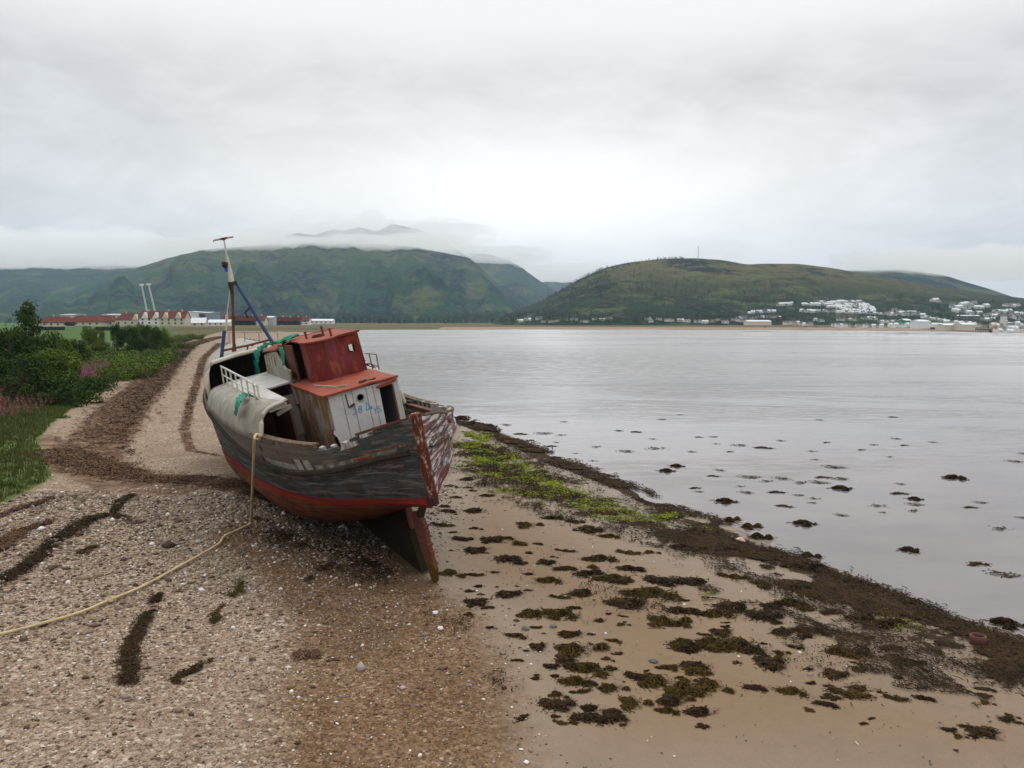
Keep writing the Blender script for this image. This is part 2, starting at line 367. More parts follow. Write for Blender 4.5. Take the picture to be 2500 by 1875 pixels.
# ----- boat materials, all in boat coordinates
def rust_mask(t, p, sc, lo, hi):
    return t.smooth(t.noise(p, sc, 6, 0.68, 0.4), lo, hi)
def m_hull(t):
    p = opos(t); s = t.n('ShaderNodeSeparateXYZ', {0: p}); x, y, z = s.outputs; r = attr(t, 'rnd')
    streak = t.noise(t.mapv(p, (2, 0.45, 15)), 1.0, 6, .68, .3); fine = t.noise(t.mapv(p, (6, 1.6, 60)), 1.0, 5, .72); blotch = t.noise(p, 1.6, 5, .65, .5)
    blk = t.mix(r, (.030, .031, .033), (.062, .058, .054)); blk = t.mix(t.smooth(blotch, .45, .62), blk, (.058, .066, .076))
    blk = t.mix(t.math('MULTIPLY', t.smooth(streak, .52, .62), .6), blk, (.20, .195, .19)); blk = t.mix(t.math('MULTIPLY', t.smooth(fine, .6, .75), .5), blk, (.22, .21, .2))
    wood = t.mix(fine, (.055, .032, .02), (.13, .085, .06)); blk = t.mix(t.smooth(t.math('ADD', t.math('MULTIPLY', streak, .6), t.math('MULTIPLY', blotch, .4)), .55, .66), blk, wood)
    blk = t.mix(t.math('MULTIPLY', t.smooth(z, 3.05, 3.35), t.smooth(y, -0.5, 2.0)), blk, t.mix(streak, (.085, .07, .06), (.19, .17, .155)))
    run = t.math('MULTIPLY', t.smooth(t.noise(t.mapv(p, (9, 9, .9)), 1.0, 5, .7), .56, .66), t.smooth(z, 2.0, 3.2))
    blk = t.mix(t.math('MULTIPLY', run, .55), blk, (.13, .06, .03))
    blk = t.mix(t.math('MULTIPLY', t.smooth(t.noise(t.mapv(p, (.8, .8, 9)), 1.0, 5, .7), .58, .62), .8), blk, t.mix(fine, (.12, .075, .05), (.24, .17, .125)))
    # starboard quarter: peeled white paint
    big = t.noise(t.mapv(p, (.7, .7, 7.5)), 1.0, 6, .70, .5)
    peel = t.math('ADD', t.math('MULTIPLY', big, .8), t.math('MULTIPLY', fine, .2))
    wht = t.mix(t.smooth(peel, .455, .495), (.47, .46, .47), t.mix(t.smooth(streak, .42, .55), (.045, .042, .045), t.mix(r, (.22, .07, .04), (.09, .055, .04))))
    stb = t.smooth(x, 0.02, 0.06)
    c = t.mix(stb, blk, wht)
    zz = t.math('ADD', z, t.math('MULTIPLY', t.math('SUBTRACT', blotch, .5), .10))
    redline = t.mix(t.smooth(streak, .4, .7), (.22, .024, .016), (.11, .018, .013))
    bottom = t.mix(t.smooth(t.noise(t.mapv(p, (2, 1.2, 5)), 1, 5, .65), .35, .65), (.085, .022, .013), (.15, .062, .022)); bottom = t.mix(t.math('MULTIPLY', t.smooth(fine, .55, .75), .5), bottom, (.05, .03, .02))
    bottom = t.mix(t.math('MULTIPLY', t.smooth(t.math('ADD', z, t.math('MULTIPLY', blotch, .5)), 1.35, .75), .85), bottom, (.02, .013, .007))  # lower bottom darkened: shade under the bilge put into the colour
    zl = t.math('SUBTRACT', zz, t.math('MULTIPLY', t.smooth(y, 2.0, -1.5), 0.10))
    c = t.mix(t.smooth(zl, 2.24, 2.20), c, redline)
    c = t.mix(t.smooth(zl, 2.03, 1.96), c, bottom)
    finish(t, c, 0.8, t.math('ADD', streak, fine), 0.6, 0.02, spec=.14)
material('hull_paint', m_hull)
def m_timber(t, a=(.06, .035, .022), b=(.17, .11, .075), pale=(.34, .31, .28), pf=.3):
    p = opos(t); n = t.noise(t.mapv(p, (6, 2, 10)), 1, 5, .68); f = t.noise(p, 14, 4, .6)
    c = t.mix(n, a, b); c = t.mix(t.math('MULTIPLY', t.smooth(f, .5, .62), pf), c, pale)
    finish(t, c, .9, t.math('ADD', n, f), .5, .015, spec=.1)
material('timber', m_timber); material('grey_timber', m_timber, a=(.17, .15, .13), b=(.38, .35, .315), pale=(.52, .49, .46), pf=.5)
material('dark_timber', m_timber, a=(.02, .016, .012), b=(.06, .045, .035), pale=(.12, .1, .09), pf=.2)
def m_rustmetal(t, base, rust=(.16, .045, .018), rust2=(.26, .095, .03), lo=.5, hi=.62, sc=2.2, vert=True, rough=.7, dirt=.25):
    p = opos(t); n = t.noise(t.mapv(p, (3, 3, .7) if vert else (2, 2, 2)), 1.0, 6, .68, .4)
    k = t.noise(p, sc, 6, .66, .3); f = t.noise(p, 22, 4, .65)
    m = t.smooth(t.math('ADD', t.math('MULTIPLY', n, .55), t.math('MULTIPLY', k, .45)), lo, hi)
    rc = t.mix(f, rust, rust2)
    c = t.mix(t.math('MULTIPLY', t.smooth(k, .35, .65), dirt), base, (base[0] * .45, base[1] * .42, base[2] * .4))
    c = t.mix(m, c, rc)
    finish(t, c, rough, t.math('ADD', k, t.math('MULTIPLY', f, .6)), .4, .02, spec=.22)
material('white_steel', m_rustmetal, base=(.52, .50, .485), lo=.60, hi=.70, dirt=.28)
material('grey_steel', m_rustmetal, base=(.31, .29, .245), lo=.57, hi=.72, dirt=.5, rust=(.17, .12, .06), rust2=(.28, .19, .09))
material('red_steel', m_rustmetal, base=(.17, .026, .028), lo=.495, hi=.575, rust=(.13, .022, .012), rust2=(.33, .085, .035), rough=.30, dirt=.75)
material('orange_steel', m_rustmetal, base=(.25, .055, .026), lo=.55, hi=.75, vert=False, rust=(.21, .06, .03), rust2=(.42, .14, .075), dirt=.35)
material('rusty_wall', m_rustmetal, base=(.30, .28, .235), lo=.41, hi=.54, sc=1.6, rust=(.10, .035, .015), rust2=(.30, .16, .045), dirt=.55)
material('brown_steel', m_rustmetal, base=(.13, .045, .026), lo=.5, hi=.7, rust=(.09, .03, .015), rust2=(.2, .07, .03))
material('rust', m_rustmetal, base=(.085, .035, .025), lo=.48, hi=.6, rust=(.09, .025, .015), rust2=(.22, .08, .035), vert=False)
material('blue_steel', m_rustmetal, base=(.022, .06, .14), lo=.56, hi=.68)
material('cream_steel', m_rustmetal, base=(.52, .48, .40), lo=.60, hi=.72)
def m_post(t):
    p = opos(t); n = t.noise(t.mapv(p, (9, 9, 2.2)), 1, 6, .7, .4); f = t.noise(p, 20, 4, .6)
    c = t.mix(t.smooth(n, .48, .62), t.mix(f, (.06, .014, .010), (.13, .036, .02)), t.mix(t.smooth(f, .42, .62), (.18, .075, .03), (.42, .37, .31)))
    c = t.mix(t.smooth(t.n('ShaderNodeSeparateXYZ', {0: p}).outputs[2], 2.5, 2.3), c, (.06, .02, .02))
    finish(t, c, .85, n, .5, .02)
material('post_paint', m_post)
def m_rudder(t):
    p = opos(t); z = t.n('ShaderNodeSeparateXYZ', {0: p}).outputs[2]; n = t.noise(t.mapv(p, (4, 6, 3)), 1, 6, .68)
    c = t.mix(n, (.11, .035, .032), (.19, .075, .05)); c = t.mix(t.smooth(z, .9, .3), c, (.11, .06, .018))
    finish(t, c, .8, n, .4, .02)
material('rudder_paint', m_rudder)
def m_keel(t):
    p = opos(t); n = t.noise(p, 3, 5, .65); finish(t, t.mix(n, (.010, .008, .005), (.032, .024, .011)), .8, n, .5, .03)  # near-black keel colour, deepens the shadow under the hull
material('keel_shaded', m_keel)
for nm, c, rg in (('tarp_green', (.012, .19, .115), .5), ('rope_fibre', (.46, .36, .20), .9), ('rope_pink', (.5, .24, .2), .9), ('paint_blue', (.045, .27, .52), .7), ('blue_cloth', (.02, .13, .55), .8), ('black_hole', (.006, .006, .006), .9),
                  ('render_wall', (.50, .44, .34), .9), ('white_wall', (.62, .61, .60), .9), ('red_tile', (.11, .032, .025), .9), ('slate', (.13, .125, .12), .8), ('shed_grey', (.34, .37, .40), .7), ('pale_roof', (.55, .57, .58), .7),
                  ('glass_dark', (.03, .04, .05), .2), ('bark', (.09, .07, .05), .95), ('pole_pale', (.50, .50, .46), .7), ('white_paint', (.7, .7, .7), .7), ('deck_pale', (.43, .415, .39), .8), ('buoy_orange', (.5, .12, .04), .6), ('pink_stone', (.5, .33, .28), .8),
                  ('teal_cloth', (.02, .13, .14), .8), ('brick_pink', (.45, .32, .26), .9), ('blue_wall', (.20, .25, .29), .8), ('pier_dark', (.05, .045, .045), .9)):
    material(nm, m_plain, c=c, rough=rg)

# ------------------------------------------------------------------ the lie of the land
ZW = -0.5                                                        # water level
SH = [(2330, 1420), (2230, 1385), (2150, 1362), (2050, 1332), (1950, 1292), (1800, 1232), (1700, 1197), (1640, 1168), (1560, 1127), (1460, 1106), (1400, 1077), (1330, 1032), (1200, 986), (1090, 937), (1000, 905), (935, 880), (850, 852), (790, 800), (750, 762), (730, 740), (718, 724), (712, 715)]
SHORE = [(40, -60), (17, 4)] + [tuple(at_z(O2(*q), ZW)[:2]) for q in SH] 
FAR = [(800, 712.3), (1100, 711.8), (1400, 712.0), (1700, 713.0), (1900, 714.5), (2050, 716.5), (2230, 719.5)]
WATER = SHORE + [tuple(at_z(O2(*q), ZW)[:2]) for q in FAR] + [(1500, 620), (2500, -200), (60, -300)]
GE = [(-160, 1180), (0, 1062), (60, 1032), (112, 1008), (96, 968), (80, 935), (112, 903), (150, 876), (200, 848), (236, 818), (268, 792), (310, 768), (372, 749), (430, 731), (480, 717)]
GRASSP = [(-60, 6), (-26, 17)] + [tuple(at_z(O2(*q), 0.9)[:2]) for q in GE] + [(-60, 520), (-60, 900), (-2500, 900), (-2500, -50), (-60, -50)]

def ground_z(P):
    P = np.atleast_2d(np.asarray(P, float)); d = poly_dist(P, WATER, True); ins = in_poly(P, WATER); sd = np.where(ins, -d, d)
    up = np.interp(sd, [0, 2, 6, 11, 16, 22, 28, 36, 60, 120, 350, 900], [-.5, -.42, -.22, 0, .22, .5, .8, 1.05, 1.3, 1.6, 2.6, 4])
    dn = np.maximum(-2.5, ZW + 0.05 * sd)
    z = np.where(ins, dn, up)
    near = np.clip(1 - np.hypot(P[:, 0], P[:, 1]) / 120, 0, 1)
    z = z + near * (0.07 * vnoise(P, 0.22, 1, 3) + 0.02 * vnoise(P, 1.1, 2, 2)) * np.clip(sd / 6 + .35, 0.05, 1)
    # a bank of shingle heaped along the port bilge of the wreck
    z = z + 0.30 * np.exp(-(((P[:, 0] + 9.5) * .89 + (P[:, 1] - 27) * .45) / 1.6) ** 2 - (((P[:, 0] + 9.5) * -.45 + (P[:, 1] - 27) * .89) / 7) ** 2)
    return z, sd
def gz(x, y): return float(ground_z([(x, y)])[0][0])
def on_ground(uv, it=5):
    z = 0.0
    for _ in range(it): q = at_z(uv, z); z = max(gz(q[0], q[1]), ZW)
    return at_z(uv, z)

def build_ground():
    ang = np.concatenate([np.linspace(-180, -50, 40)[:-1], np.linspace(-50, 50, 620), np.linspace(50, 180, 40)[1:]]) * math.pi / 180
    rad = np.concatenate([[0.5, 2, 4, 6], np.geomspace(8, 80, 420), np.geomspace(80, 900, 160)[1:], np.geomspace(900, 14000, 30)[1:]])
    A, Rr = np.meshgrid(ang, rad); P = np.stack([np.sin(A) * Rr, np.cos(A) * Rr], -1).reshape(-1, 2)
    z, sd = ground_z(P)
    na, nr = len(ang), len(rad)
    i = np.arange(nr - 1)[:, None] * na; j = np.arange(na - 1)[None]; q = (i + j).ravel()
    faces = np.stack([q, q + 1, q + 1 + na, q + na], -1)
    gp = lambda pts, zz=0.2: [tuple(on_ground(p)[:2]) for p in pts]
    def band(pts, wid, soft=0.5):
        pl = gp([O2(*p) for p in pts], 0.3); d = poly_dist(P, pl); return np.clip(1 - (d - wid) / soft, 0, 1) if np.isscalar(wid) else 0
    def wband(pts):
        """polyline of (x, y, half width in photo units): band with changing width"""
        pl = np.array(gp([O2(p[0], p[1]) for p in pts], 0.3)); best = np.zeros(len(P))
        for (a, b, pa, pb) in zip(pl[:-1], pl[1:], pts[:-1], pts[1:]):
            wa = pa[2] * .463 / F * math.hypot(a[0], a[1]); wb = pb[2] * .463 / F * math.hypot(b[0], b[1])
            ab = b - a; tt = np.clip(((P - a) @ ab) / max(ab @ ab, 1e-9), 0, 1); d = np.sqrt(((P - a - tt[:, None] * ab) ** 2).sum(1)); w = wa + (wb - wa) * tt
            best = np.maximum(best, np.clip(1.0 - (d - w * .6) / (w * .8 + .05), 0, 1))
        return best
    wr = wband([(478, 727, 6), (440, 735, 9), (410, 746, 14), (385, 765, 18), (352, 800, 26), (310, 842, 36), (268, 884, 46), (235, 925, 56), (205, 965, 60), (190, 995, 60)])
    wr = np.maximum(wr, wband([(120, 975, 45), (200, 1010, 65), (300, 1035, 42), (400, 1036, 36), (520, 1055, 42), (640, 1090, 40)]))
    wr = np.maximum(wr, .8 * wband([(474, 742, 6), (440, 775, 7), (428, 815, 8), (412, 870, 9), (398, 930, 10), (412, 975, 10), (470, 985, 8)]))
    wr = np.maximum(wr, .62 * wband([(500, 740, 20), (470, 800, 22), (455, 870, 22)]))
    wr = np.maximum(wr, .60 * wband([(90, 945, 40), (140, 1000, 70), (260, 1050, 60), (400, 1060, 50)]))
    wr = np.maximum(wr, .55 * wband([(200, 990, 30), (235, 1060, 40)]))
    grass = np.clip(in_poly(P, GRASSP).astype(float), 0, 1); dg = poly_dist(P, GRASSP, True); grass = np.clip(.5 + np.where(grass > .5, 1, -1) * dg / 1.2, 0, 1)
    farbank = (P[:, 1] > 250) & (sd > 30) & ~in_poly(P, GRASSP); grass = np.maximum(grass, np.where(farbank, np.clip((sd - 30) / 40, 0, 1) * .8, 0))
    SP = gp([(430, 500), (385, 545), (415, 580), (470, 612), (505, 680), (520, 800), (1500, 800), (1060, 640), (700, 520), (505, 430), (462, 415), (450, 440)], 0.0)
    ins = in_poly(P, SP); d = poly_dist(P, SP, True); sand = np.clip(.5 + np.where(ins, 1, -1) * d / 2.4, 0, 1)
    sand = np.maximum(sand, np.clip(1 - sd / 4, 0, 1) * (P[:, 0] > -4)); 
    al = wband([(1010, 935, 40), (1080, 990, 50), (1160, 1035, 50), (1260, 1075, 45), (1360, 1105, 40), (1450, 1110, 22)]) * .62
    al *= .62 + .3 * vnoise(P, .5, 77, 3); al = np.maximum(al, .42 * wband([(1030, 960, 40), (1180, 1050, 70), (1400, 1120, 50), (1560, 1170, 40)]))
    dk = .85 * wband([(1000, 912, 26), (1090, 948, 24), (1200, 1000, 24), (1330, 1048, 22), (1420, 1090, 26)])
    dk = np.maximum(dk, .66 * wband([(1420, 1110, 26), (1560, 1150, 30), (1640, 1200, 40), (1760, 1240, 34), (1900, 1300, 44), (2050, 1350, 50), (2250, 1425, 70)]))
    dk = np.maximum(dk, (.40 + .42 * vnoise(P, .8, 61, 4)) * wband([(1010, 950, 75), (1250, 1065, 95), (1450, 1140, 95), (1650, 1225, 100), (1850, 1300, 110), (2050, 1390, 120), (2250, 1480, 130)]))
    dk = np.maximum(dk, .72 * wband([(-20, 1272, 20), (60, 1222, 16), (120, 1170, 15), (190, 1124, 15), (240, 1112, 10), (300, 1130, 12)]))
    dk = np.maximum(dk, .7 * wband([(-10, 1190, 20), (40, 1150, 16), (110, 1128, 8)])); dk = np.maximum(dk, .62 * wband([(20, 1105, 10), (80, 1090, 9), (110, 1078, 6)])); dk = np.maximum(dk, .7 * wband([(245, 1108, 10), (262, 1080, 12), (285, 1070, 10)]))
    dk = np.maximum(dk, .45 * wband([(275, 1470, 22), (280, 1400, 18), (310, 1345, 12), (345, 1285, 12)])); dk = np.maximum(dk, .5 * wband([(380, 1475, 14), (450, 1430, 8)]))
    dk = np.maximum(dk, .62 * wband([(560, 1120, 20), (660, 1170, 34), (760, 1200, 40), (830, 1235, 30)]))  # damp weedy band, darkened to deepen the hull's shadow on the ground
    wet = np.clip(1 - (sd - 1) / 9, 0, 1); wet = np.maximum(wet, .85 * np.clip(1 - d / 4.5, 0, 1) * (P[:, 0] > -9) * (P[:, 1] < 60)); wet = np.maximum(wet, .75 * wband([(540, 1150, 80), (680, 1230, 130), (820, 1330, 190), (860, 1480, 260), (860, 1600, 280)]))
    ma = np.stack([wr, grass, sand], -1); mb = np.stack([al, dk, wet], -1)
    V = np.column_stack([P, z + .05 * wr * np.clip(1 - np.hypot(*P.T) / 150, 0, 1)])
    o = np_mesh('ground', V, [faces[:, ::-1]], M['ground'], smooth=True, cattr={'maska': ma, 'maskb': mb}); tag(o, kind='structure')
build_ground()
n = 90
wv = [(x, y, ZW) for y in np.linspace(-200, 700, n) for x in np.linspace(-300, 1500, n)]
wo = np_mesh('water', wv, [np.array([(i * n + j, i * n + j + 1, (i + 1) * n + j + 1, (i + 1) * n + j) for i in range(n - 1) for j in range(n - 1)])], M['water'], smooth=True)
tag(wo, kind='structure')

# ------------------------------------------------------------------ hills
def hill(name, crest, yc, yf, mat, back=900, rough=.16, rows=70, cols=230, z0=0.0, seed=0, ridge=1.0, pw=1.15):
    """crest: (photo x, photo y) of the skyline at depth yc; falls towards the camera to depth yf and away behind"""
    cr = sorted(crest); xs = np.linspace(cr[0][0], cr[-1][0], cols); ys = np.interp(xs, [c[0] for c in cr], [c[1] for c in cr])
    k = np.array([1, 2, 3, 2, 1]) / 9; ys = np.convolve(np.pad(ys, 2, mode='edge'), k, 'valid')
    V = []; nr = rows + 18
    for i in range(nr):
        tt = i / (rows - 1) if i < rows else 1 + (i - rows + 1) / 18
        for x, y in zip(xs, ys):
            q = at_y(O2(x, y), yc); H = q[2] - z0; kx = q[0] / yc
            yy = yf + (yc - yf) * tt if tt <= 1 else yc + back * (tt - 1)
            px = kx * yy
            s = min(tt, 1) ** pw if tt <= 1 else 1 - (tt - 1) ** 1.3
            a = Vector((kx * yc / 260 * ridge, tt * 1.5, seed)); g = mnoise.fractal(a, 1.0, 2.0, 5) ; g2 = mnoise.fractal(Vector((px / 70 * ridge, yy / 110, seed + 9)), 1.0, 2.0, 4)
            env = math.sin(min(tt, 1) * math.pi) if tt <= 1 else 0.0
            z = z0 + H * s + H * rough * env * g + H * .035 * g2 * min(1, 4 * env + .25)
            V.append((px, yy, z - (6 if tt > 1.95 else 0)))
    q = np.array([(i * cols + j, i * cols + j + 1, (i + 1) * cols + j + 1, (i + 1) * cols + j) for i in range(nr - 1) for j in range(cols - 1)])
    o = np_mesh(name, V, [q], M[mat], smooth=True); return tag(o, kind='structure')
hill('hill', [(-700, 640), (-300, 600), (0, 578), (160, 574), (320, 572), (420, 600), (560, 660), (640, 700)], 3300, 1700, 'far_hill', seed=4, z0=-8)
hill('mountain', [(-350, 680), (-100, 655), (60, 640), (180, 612), (260, 590), (330, 568), (400, 548), (450, 538), (560, 530), (700, 524), (820, 526), (900, 534), (960, 546), (1010, 556), (1040, 578), (1080, 618), (1120, 646), (1150, 668), (1190, 697)], 2500, 1250, 'mountain', seed=1, z0=-4, rough=.30, ridge=2.2)
hill('mountain', [(420, 640), (520, 560), (590, 517), (640, 503), (680, 508), (720, 494), (745, 499), (775, 490), (815, 501), (848, 483), (890, 492), (930, 506), (990, 540), (1060, 600), (1120, 690)], 3100, 2350, 'far_hill', seed=6, z0=0, rough=.1, ridge=2.0)
hill('hill', [(900, 560), (1000, 546), (1060, 550), (1100, 562), (1130, 580), (1165, 606), (1200, 628), (1240, 660), (1290, 697)], 3700, 2300, 'far_hill', seed=11, z0=-5, ridge=1.5)
hill('hill', [(1100, 640), (1160, 612), (1200, 604), (1250, 598), (1330, 610), (1500, 640), (1700, 697)], 4700, 3900, 'far_hill', seed=15, z0=-5)
hill('hill', [(1500, 640), (1700, 590), (1850, 584), (1940, 582), (1990, 586), (2050, 598), (2130, 622), (2220, 652), (2400, 690), (2600, 697)], 2300, 1250, 'far_hill', seed=21, z0=-5)
hill('hill', [(1060, 697), (1100, 676), (1165, 652), (1205, 630), (1255, 602), (1310, 578), (1360, 566), (1420, 560), (1500, 558.5), (1560, 562), (1610, 571), (1650, 569), (1720, 570), (1790, 578), (1870, 592), (1990, 612), (2130, 634), (2300, 655), (2600, 690)], 1500, 830, 'moor', seed=31, z0=0, rough=.13, ridge=.8, pw=1.0)

# ------------------------------------------------------------------ air and low cloud
def m_haze(t):
    v = t.n('ShaderNodeVolumePrincipled', {'Color': (.62, .82, 1.0, 1), 'Density': HAZE_D, 'Anisotropy': 0.0}); o = t.n('ShaderNodeOutputMaterial'); t.link(v.outputs[0], o.inputs['Volume'])
HAZE_D = 9e-5
material('haze', m_haze)
hb = MB(); hb.box((0, 2600, 215), (12000, 6400, 440)); ho = hb.build('haze', M['haze']); tag(ho, kind='stuff')
def m_cloud(t, d):
    v = t.n('ShaderNodeVolumePrincipled', {'Color': (1, 1, 1, 1), 'Density': d, 'Anisotropy': 0.7}); o = t.n('ShaderNodeOutputMaterial'); t.link(v.outputs[0], o.inputs['Volume'])
material('cloud', m_cloud, d=.009); material('thin_cloud', m_cloud, d=.0042)
def cloud(x0, x1, ytop, ybot, y0, y1, seed, cols=150, rows=26, nz=1.0, taper=.14, mt='cloud'):
    """bank of low cloud lying on the hills: photo columns x0..x1, photo rows ytop..ybot, depths y0..y1"""
    V = []; ym = (y0 + y1) / 2
    zt, zb = at_y(O2(x0, ytop), ym)[2], at_y(O2(x0, ybot), ym)[2]
    for side in (0, 1):
        for i in range(rows):
            for j in range(cols):
                u, w = j / (cols - 1), i / (rows - 1); kx = at_y(O2(x0 + (x1 - x0) * u, 600), 1.0)[0]
                yy = y0 + (y1 - y0) * w; xx = kx * yy
                e = min(1, u / taper, (1 - u) / taper) * min(1, w / .3, (1 - w) / .3); e = math.sin(max(e, 0) * math.pi / 2)
                a = mnoise.fractal(Vector((xx / 170, yy / 260, seed)), .9, 2.0, 5); b = mnoise.fractal(Vector((xx / 120, yy / 200, seed + 50)), .9, 2.0, 5)
                mid = zb + (zt - zb) * .4
                z = mid + (zt - mid) * e * (1 + .65 * nz * a) if side else mid - (mid - zb) * e * (1 + .38 * nz * b)
                if e <= 0: z = mid
                if side and z < mid: z = mid + .5
                V.append((xx, yy, z))
    n = rows * cols; q = [(i * cols + j, i * cols + j + 1, (i + 1) * cols + j + 1, (i + 1) * cols + j) for i in range(rows - 1) for j in range(cols - 1)]
    q = np.array(q); o = np_mesh('cloud', V, [q[:, ::-1], q + n], M[mt], smooth=True)
    bm = bmesh.new(); bm.from_mesh(o.data); bmesh.ops.remove_doubles(bm, verts=bm.verts, dist=.01); bm.to_mesh(o.data); bm.free()
    return tag(o, kind='stuff')
cloud(-500, 470, 515, 576, 2500, 3600, 3, nz=1.2, taper=.25)
cloud(310, 1030, 523, 550, 2150, 2950, 8, taper=.15, nz=1.9)
cloud(520, 1080, 484, 524, 2500, 3200, 13, nz=2.6, taper=.4, mt='thin_cloud')
cloud(930, 1200, 545, 572, 2900, 4100, 17, nz=1.6, taper=.4, mt='thin_cloud')
cloud(1120, 1420, 575, 606, 3500, 5000, 23, taper=.45)
cloud(1780, 2600, 555, 592, 1700, 2700, 29, taper=.25, nz=1.5)

# ------------------------------------------------------------------ the wreck
TH, PH, TAU = R(26.5), R(13.0), R(0.5)
bf = Vector((-math.sin(TH) * math.cos(TAU), math.cos(TH) * math.cos(TAU), math.sin(TAU))); bs0 = Vector((math.cos(TH), math.sin(TH), 0)); bk0 = bs0.cross(bf)
bs = bs0 * math.cos(PH) + bk0 * math.sin(PH); bk = bk0 * math.cos(PH) - bs0 * math.sin(PH)
HEEL = at_z((432.8, 578.6), 0.0)
BM = Matrix(((bs.x, bf.x, bk.x, HEEL[0]), (bs.y, bf.y, bk.y, HEEL[1]), (bs.z, bf.z, bk.z, HEEL[2]), (0, 0, 0, 1)))
BI = BM.inverted()
def un(uv, x=None, y=None, z=None):
    """boat coordinates of a photographed point that lies on a plane of the boat"""
    c = BI @ Vector(CAM); d = BI.to_3x3() @ Vector(ray(*uv)); i, v = [(i, v) for i, v in enumerate((x, y, z)) if v is not None][0]
    return c + d * ((v - c[i]) / d[i])
boat = empty('fishing_boat', (0, 0, 0), 'derelict wooden fishing boat with rusty red wheelhouse, heeled over on the shingle', 'boat'); boat.matrix_world = BM
def cat(xs, ys):
    xs = np.array(xs, float); ys = np.array(ys, float); m = np.gradient(ys, xs)
    d = np.diff(ys) / np.diff(xs); m[1:-1] = np.where(d[:-1] * d[1:] > 0, m[1:-1], 0)
    def f(x):
        x = min(max(x, xs[0]), xs[-1]); i = min(int(np.searchsorted(xs, x, 'right')) - 1, len(xs) - 2); h = xs[i + 1] - xs[i]; t = (x - xs[i]) / h
        return float((2 * t ** 3 - 3 * t * t + 1) * ys[i] + (t ** 3 - 2 * t * t + t) * h * m[i] + (-2 * t ** 3 + 3 * t * t) * ys[i + 1] + (t ** 3 - t * t) * h * m[i + 1])
    return f
LB = 21.5                                                        # length along s from sternpost to stem
b_wl = cat([0, .45, 1.35, 2.5, 3.6, 5.2, 8, 10.7, 13, 16, 19, LB - .5, LB], [.06, .30, .88, 1.62, 2.05, 2.42, 2.68, 2.84, 2.7, 2.1, 1.1, .2, .06])
b_rl = cat([0, .6, 1.4, 1.9, 2.7, 4.3, 6.5, 9, 11, 13, 15, 17.5, 19.5, LB - .4, LB], [.10, .66, 1.26, 1.58, 2.1, 2.68, 2.93, 3.0, 2.98, 2.8, 2.45, 1.8, 1.1, .3, .1])
z_port = cat([0, .8, 1.45, 2.0, 2.8, 4.3, 6.5, 10, 12, 16, 20, LB], [4.12, 3.92, 3.72, 3.62, 3.70, 3.84, 3.92, 4.0, 4.05, 4.4, 4.8, 5.2])
z_stb = cat([0, .8, 1.6, 2.6, 3.8, 5.5, 8.5, 10, 12, 16, 20, LB], [4.12, 3.88, 3.6, 3.36, 3.16, 2.98, 2.9, 3.2, 3.8, 4.3, 4.8, 5.2])
z_tk = cat([0, 1, 2, 3, 4, 6, 9, 13, 18, LB - 1, LB], [2.12, 1.93, 1.55, 1.15, .85, .55, .42, .38, .42, 1.2, 1.8])
z_rb = cat([0, .8, 1.8, 3, 4.2, 5.8, 8, 11, LB], [3.44, 3.28, 3.03, 2.93, 3.02, 3.18, 3.46, 3.76, 4.6])     # rubbing strake
ZWL = 2.2
def y_st(z): return -1.36 - .07 * (z - 2.1)
def hull_pt(s, v, side, off=0.0):
    """v 0..1 keel to waterline, 1..2 waterline to rail; side -1 port, 1 starboard"""
    bw, br, zt = b_wl(s), b_rl(s), min(z_tk(s), ZWL - .03); zr = z_port(s) if side < 0 else z_stb(s)
    if v <= 1:
        k = min(1, max(.55, .5 + .1 * s)); c = (bw * (.66 + .34 * min(1, s / 4.5)), zt + .06 * (ZWL - zt)); t = v
        x = (1 - t) ** 2 * .07 + 2 * t * (1 - t) * c[0] + t * t * bw; z = (1 - t) ** 2 * zt + 2 * t * (1 - t) * c[1] + t * t * ZWL
    else:
        t = v - 1; zr0 = z_port(s); zz = ZWL + (zr - ZWL) * t; t2 = (zz - ZWL) / (zr0 - ZWL); t2 = min(max(t2, 0), 1)
        x = bw + (br - bw) * (t2 * (1.35 - .35 * t2)); z = zz
    x += off; y = s + y_st(z) * max(0, 1 - s / 8)
    return Vector((side * max(x, .03), y, z))

# planking: every strake is a run of planks with butt joints, tiny gaps and uneven faces
hp = MB(); rs = random.Random(3)
NU, NL = 9, 8
def strake(v0f, v1f, side, runs, th=.05):
    for a, b in runs:
        n = max(2, int((b - a) / .3)); off = rs.uniform(-.012, .014); rr = rs.random(); grid = []
        w0 = rs.uniform(.0, .05); w1 = rs.uniform(.0, .05)
        for i in range(n + 1):
            s = a + (b - a) * i / n; va, vb = v0f(s), v1f(s)
            g = .055
            row = [hull_pt(s, va + (vb - va) * q, side, off) for q in (g, .35, .7, 1 - g)]; grid.append(row)
        k = len(hp.r); hp.sheet(grid, th); hp.r[k:] = [rr] * (len(hp.r) - k)
def runs_of(s0, s1, gaps=()):
    c = s0; out = []
    while c < s1 - .05:
        e = min(s1, c + rs.uniform(2.2, 5.0)); e = s1 if s1 - e < .8 else e; out.append((c, e - .012)); c = e
    for g0, g1 in gaps:
        o2 = []
        for a, b in out:
            if b <= g0 or a >= g1: o2.append((a, b))
            else:
                if a < g0: o2.append((a, g0))
                if b > g1: o2.append((g1, b))
        out = o2
    return [q for q in out if q[1] - q[0] > .1]
SE = LB - .02
